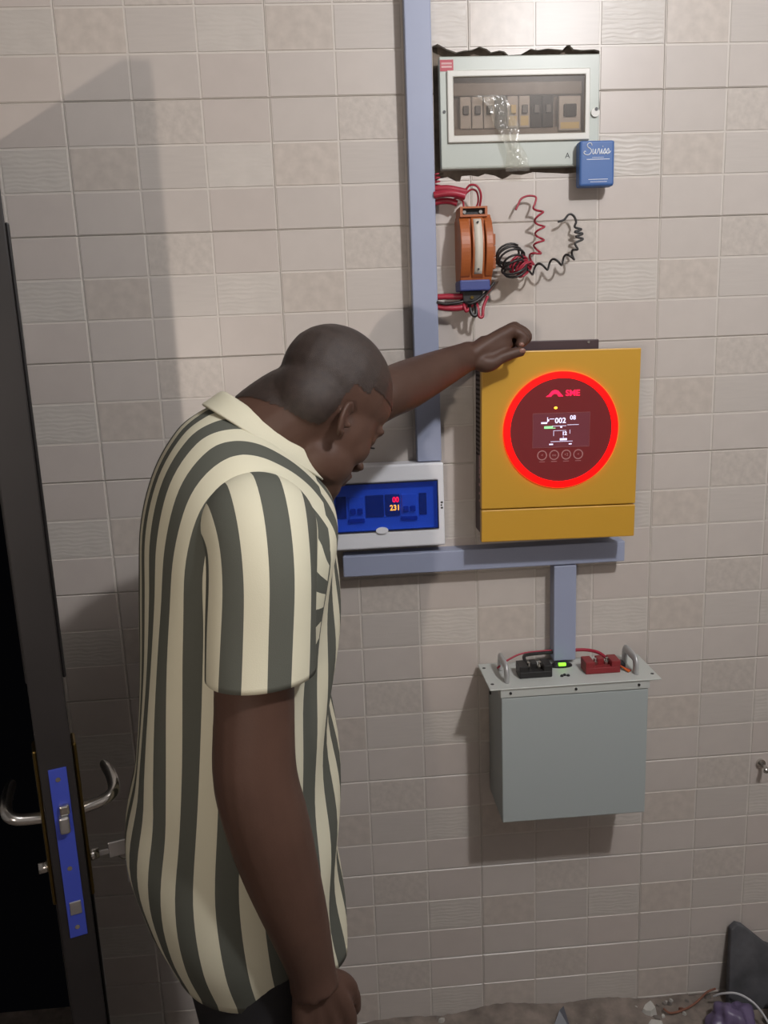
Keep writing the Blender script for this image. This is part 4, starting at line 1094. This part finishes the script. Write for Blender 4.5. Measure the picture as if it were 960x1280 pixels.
# sleeves
def sleeve(cs_, ns_, rs_, u0, per_r):
    """cs_: centres, ns_: axis directions, rs_: (radius along body x, radius other)"""
    m = 28; C_ = catmull(cs_, m); N_ = catmull(ns_, m); Rd = catmull(rs_, m)
    SN = 64; V_ = []
    for k in range(m):
        t = Vector(N_[k]).normalized()
        ax = Vector((math.cos(PHI), math.sin(PHI), 0)); ax = (ax - t * ax.dot(t)).normalized(); ay = t.cross(ax)
        for j in range(SN):
            a = 2 * math.pi * j / SN
            wob = 1 + 0.022 * math.sin(3 * a + 0.25 * k) * smooth01(k / 12)
            V_.append(Vector(C_[k]) + ax * (Rd[k][0] * wob * math.cos(a)) + ay * (Rd[k][1] * wob * math.sin(a)))
    F_ = []; U_ = []
    for k in range(m - 1):
        for j in range(SN):
            F_.append((k * SN + j, k * SN + (j + 1) % SN, (k + 1) * SN + (j + 1) % SN, (k + 1) * SN + j))
            for jj in (j, j + 1, j + 1, j): U_.append((u0 + per_r * jj / SN, 0.0))
    me = bpy.data.meshes.new('sleeve'); me.from_pydata([tuple(q) for q in V_], [], F_)
    ul = me.uv_layers.new(name='stripes'); ul.data.foreach_set('uv', [c for q in U_ for c in q])
    o = link_mesh('sleeve', me, 'stripe', shirt, True)
    s = o.modifiers.new('cloth', 'SOLIDIFY'); s.thickness = 0.0022; s.offset = 0.0
    # hem stitch band
    hm = []
    return o
lx = lambda *a: L(*a)
sleeve([L(.020, -.150, 1.468), L(.021, -.178, 1.472), L(.020, -.200, 1.456), L(.016, -.211, 1.42), L(.009, -.213, 1.36), L(.003, -.214, 1.303)],
       [(math.sin(PHI), -math.cos(PHI), 0.05), (math.sin(PHI) * .9, -math.cos(PHI) * .9, -.25), (math.sin(PHI) * .6, -math.cos(PHI) * .6, -.75), (.04, -.2, -.97), (0, -.03, -1), (0, -.02, -1)],
       [(.074, .078), (.073, .078), (.069, .068), (.067, .066), (.067, .067), (.068, .070)], 0.010, 0.056 * 7)
dL = (ELB - SHL).normalized()
sleeve([SHL - dL * .02, SHL + dL * .02, SHL + dL * .07, SHL + dL * .13, SHL + dL * .19],
       [tuple(dL)] * 5, [(.070, .078), (.068, .076), (.064, .070), (.061, .066), (.060, .064)], 0.0, 0.056 * 7)
# collar: low stand folded over
nx, nz = 0.64, 0.765
def off_ring(r, dn_, grow): return (r[0] + nx * dn_ - grow * .77, r[1] + nz * dn_ + grow * .64, r[2] + nx * dn_ + grow * .77, r[3] + nz * dn_ - grow * .64, r[4] + grow)
r10 = RR[-1]; rA = off_ring(r10, -0.004, 0.0); rB = off_ring(r10, 0.017, -0.003); rC = off_ring(r10, 0.021, 0.004); rD = off_ring(RR[-4], 0.010, 0.006); rE = off_ring(RR[-6], 0.006, 0.006)
CR = catmull([rA, rB, rC, rD, rE], 17)
bm = bmesh.new(); rows = []
for r in CR: rows.append([bm.verts.new(L(*ring_pt(r, 2 * math.pi * j / 96, 0, 2.15))) for j in range(96)])
for k in range(len(rows) - 1):
    for j in range(96):
        jm = (j + .5) / 96 * 360
        if abs(jm - 180) < 9 + 22 * (k / 16) ** 2: continue       # open at the throat
        bm.faces.new((rows[k][j], rows[k][(j + 1) % 96], rows[k + 1][(j + 1) % 96], rows[k + 1][j]))
cl_ = from_bm('collar', bm, 'creamcloth', shirt, True)
s = cl_.modifiers.new('cloth', 'SOLIDIFY'); s.thickness = 0.0025; s.offset = 0
cl_['label'] = 'plain cream collar'

# --- trousers and shoes
bm = bmesh.new()
def tl(pts, rad, n=16):
    bm_tube(bm, catmull(pts, n), [float(q[0]) for q in catmull([(q,) for q in rad], n)], 24)
for s in (1, -1):
    tl([L(-.01, s * .085, .90), L(.0, s * .092, .72), L(.01, s * .098, .50), L(-.008, s * .102, .30), L(-.018, s * .104, .075)], [.120, .108, .088, .076, .070])
bm_ellipsoid(bm, L(-.015, 0, .90), (.142, .178, .16), Matrix.Rotation(PHI, 3, 'Z'))
me = bpy.data.meshes.new('raw'); bmesh.ops.recalc_face_normals(bm, faces=bm.faces[:]); bm.to_mesh(me); bm.free()
raw = bpy.data.objects.new('raw', me); COL.objects.link(raw)
rm = raw.modifiers.new('fuse', 'REMESH'); rm.mode = 'VOXEL'; rm.voxel_size = 0.009
smm = raw.modifiers.new('soft', 'SMOOTH'); smm.iterations = 8
dg = bpy.context.evaluated_depsgraph_get(); dg.update()
tm = bpy.data.meshes.new_from_object(raw.evaluated_get(dg)); bpy.data.objects.remove(raw); tm.materials.clear(); tm.name = 'trousers'
link_mesh('trousers', tm, 'trouser', person, True)
for s in (1, -1):
    bm = bmesh.new()
    bm_tube(bm, catmull([L(-.085, s * .103, .046), L(-.04, s * .105, .055), L(.04, s * .112, .052), L(.12, s * .119, .040), L(.185, s * .124, .032)], 20),
            [tuple(q) for q in catmull([(.022, .030), (.042, .050), (.046, .050), (.046, .036), (.022, .020)], 20)], 20)
    for v in bm.verts:
        if v.co.z < 0.012: v.co.z = 0.012
    sh = from_bm('shoe', bm, 'shoe', person, True)
    so_ = bmesh.new()
    bm_box(so_, -.10, .20, s * .112 - .044, s * .112 + .044, 0.0, 0.014, 0.006, 2)
    for v in so_.verts: v.co = L(v.co.x, v.co.y + (v.co.x * .07 * s), v.co.z)
    from_bm('sole', so_, 'black', sh)

# ------------------------------------------------------------------ floor rubble, bag, board, cable, fitting
def chip(cx, cy, r, h, m_, label, name='rubble_chip', group='chips of rubble along the wall foot', seed=0, cat='rubble'):
    rs = np.random.RandomState(seed); bm = bmesh.new()
    n = rs.randint(5, 8); a0 = rs.uniform(0, 6)
    ang = [a0 + 2 * math.pi * k / n + rs.uniform(-.25, .25) for k in range(n)]
    rr = [r * rs.uniform(.65, 1.15) for _ in range(n)]
    tl_ = rs.uniform(-.3, .3, 2)
    lo = [bm.verts.new((cx + q * math.cos(a), cy + .75 * q * math.sin(a), 0.0)) for a, q in zip(ang, rr)]
    hi = [bm.verts.new((cx + .72 * q * math.cos(a), cy + .55 * q * math.sin(a), h * (1 + tl_[0] * math.cos(a) + tl_[1] * math.sin(a)))) for a, q in zip(ang, rr)]
    bm.faces.new(lo[::-1]); bm.faces.new(hi)
    for k in range(n): bm.faces.new((lo[k], lo[(k + 1) % n], hi[(k + 1) % n], hi[k]))
    o = from_bm(name, bm, m_, None, False, origin=(cx, cy, 0))
    return tag(o, label, cat, group)
chip(1.215, -0.045, 0.024, 0.022, 'chipwhite', 'largest white plaster lump on the rubble strip', seed=3)
chip(1.212, -0.092, 0.026, 0.016, 'chipwhite', 'flat white plaster piece in front of the largest white lump', seed=4)
chip(0.690, -0.018, 0.012, 0.016, 'chipwhite', 'pale plaster bit at the far left of the rubble strip', seed=5)
k_ = 0
for cx, cy in [(0.80, -.012), (0.845, -.012), (1.125, -.030), (1.155, -.022), (1.27, -.022), (1.285, -.018), (1.245, -.060), (1.185, -.030), (0.90, -.02), (1.07, -.05), (1.30, -.06), (1.10, -.075), (1.02, -.07)]:
    chip(cx, cy, rng.uniform(.005, .009), rng.uniform(.005, .010), 'chipwhite', 'tiny white plaster chip lying in the dust at the wall foot', seed=20 + k_, group='tiny white plaster chips'); k_ += 1
for k in range(46):
    cx = rng.uniform(.66, 1.40); cy = -abs(rng.normal(0, .045)) - .006
    chip(cx, cy, rng.uniform(.006, .014), rng.uniform(.005, .013), 'chipgrey' if k % 4 else 'chipbrown', 'small brownish cement crumb lying in the dust at the wall foot', seed=60 + k, group='cement crumbs')
# dark pointed shard
bm = bmesh.new()
sv = [bm.verts.new(q) for q in ((0.955, -.075, 0), (1.005, -.075, 0), (0.998, -.035, 0.0), (0.985, -.040, .030), (0.998, -.032, .034))]
for f in ((0, 1, 2), (0, 3, 1), (1, 3, 4), (1, 4, 2), (0, 2, 4), (0, 4, 3)): bm.faces.new([sv[i] for i in f])
tag(from_bm('plastic_shard', bm, 'navy', None, origin=(0.98, -0.06, 0)), 'dark pointed shard lying under the battery at the frame bottom', 'shard')
# bed of dust and mortar crumbs heaped against the wall foot
bm = bmesh.new(); rows = []
NXR = 90
for i in range(NXR):
    x = 0.30 + i * (1.335 - 0.30) / (NXR - 1); row = []
    hgt = (1.0 if x < 1.30 else max(0.12, 1 - (x - 1.30) / .06)) * (0.016 + 0.007 * math.sin(9 * x) + 0.006 * math.sin(23 * x + 1))
    for j in range(9):
        t = j / 8; yv = -0.0005 - 0.24 * t
        zz = hgt * (1 - t) ** 1.6 + rng.uniform(-.0015, .0015) * (1 - t)
        row.append(bm.verts.new((x, yv, max(0.0012, zz))))
    rows.append(row)
for i in range(NXR - 1):
    for j in range(8): bm.faces.new((rows[i][j], rows[i + 1][j], rows[i + 1][j + 1], rows[i][j + 1]))
o = from_bm('rubble_dust', bm, 'floor', None, True, origin=(1.1, 0, 0)); tag(o, 'brown dust and mortar crumbs heaped along the wall foot', 'dust'); o['kind'] = 'stuff'
# purple nylon bag
bm = bmesh.new(); res = bmesh.ops.create_icosphere(bm, subdivisions=5, radius=1.0)
for v in bm.verts:
    n = v.co.copy()
    d_ = 1 + 0.16 * math.sin(5 * n.x + 2 * n.y) * math.cos(4 * n.z) + 0.05 * math.sin(9 * n.x - 6 * n.y + 4 * n.z) + 0.012 * math.sin(19 * n.y + 13 * n.x)
    v.co = Vector((1.400 + n.x * .058 * d_, -0.112 + n.y * .044 * d_, max(0.0, 0.018 + n.z * .046 * d_)))
tag(from_bm('nylon_bag', bm, 'purple', None, True, origin=(1.405, -0.122, 0)), 'crumpled purple nylon bag in the rubble by the grey board', 'bag')
bm = bmesh.new(); res = bmesh.ops.create_icosphere(bm, subdivisions=4, radius=1.0)
for v in bm.verts:
    n = v.co.copy(); d_ = 1 + 0.14 * math.sin(6 * n.x + 3 * n.z) * math.cos(5 * n.y)
    v.co = Vector((1.540 + n.x * .055 * d_, -0.130 + n.y * .046 * d_, max(0.0, 0.030 + n.z * .060 * d_)))
tag(from_bm('nylon_bag', bm, 'navy', None, True, origin=(1.540, -0.130, 0)), 'dark bundled nylon bag in front of the grey board', 'bag')
c = catmull([(1.378, -0.052, 0.040), (1.395, -0.066, 0.060), (1.425, -0.085, 0.072), (1.455, -0.110, 0.062), (1.474, -0.140, 0.035), (1.476, -0.175, 0.010), (1.470, -0.22, 0.004)], 50)
tag(tube('cable', c, 0.0027, 'whitewire', None, 8, origin=tuple(c[0])), 'white cable arching over the purple bag', 'cable')
c = catmull([(1.250, -0.050, 0.016), (1.262, -0.062, 0.013), (1.290, -0.060, 0.014), (1.325, -0.050, 0.018), (1.350, -0.040, 0.026), (1.372, -0.030, 0.034), (1.395, -0.028, 0.040)], 40)
tag(tube('wire', c, 0.0026, MT['chipbrown'], None, 8, origin=tuple(c[0])), 'thin brownish red wire lying on the rubble left of the purple bag', 'wire')
# leaning board with a broken, slanting top
bm = bmesh.new()
prof = [(1.412, 0.0), (1.430, 0.205), (1.446, 0.217), (1.462, 0.211), (1.520, 0.160), (1.60, 0.125), (1.60, 0.0)]
def lean(x, z, t): return (x, -0.047 + z * 0.20 - t, z)
fa = [bm.verts.new(lean(x, z, 0.018)) for x, z in prof]; fb = [bm.verts.new(lean(x, z, 0.0)) for x, z in prof]
bm.faces.new(fa); bm.faces.new(fb[::-1])
for k in range(len(prof)):
    n = (k + 1) % len(prof); bm.faces.new((fa[k], fb[k], fb[n], fa[n]))
o = from_bm('leaning_board', bm, 'slate', None, origin=(1.5, -0.09, 0)); b = o.modifiers.new('bevel', 'BEVEL'); b.width = 0.003; b.segments = 2
tag(o, 'dark grey scuffed board with a slanting top leaning on the tiles', 'board')
# chrome wall fitting at the right edge
ft = thing('wall_fitting', 'small chrome fitting on the tiles right of the battery', 'fitting', (1.482, 0.0, 0.645))
disc('flange', (1.492, 0.650), 0.011, -0.006, 0.0, 'chrome', ft, segs=28)
bm = bmesh.new(); bm_tube(bm, [(1.492, -0.005, 0.650), (1.492, -0.026, 0.650), (1.488, -0.036, 0.646)], [0.005, 0.005, 0.006], 14)
from_bm('spout', bm, 'chrome', ft, True)
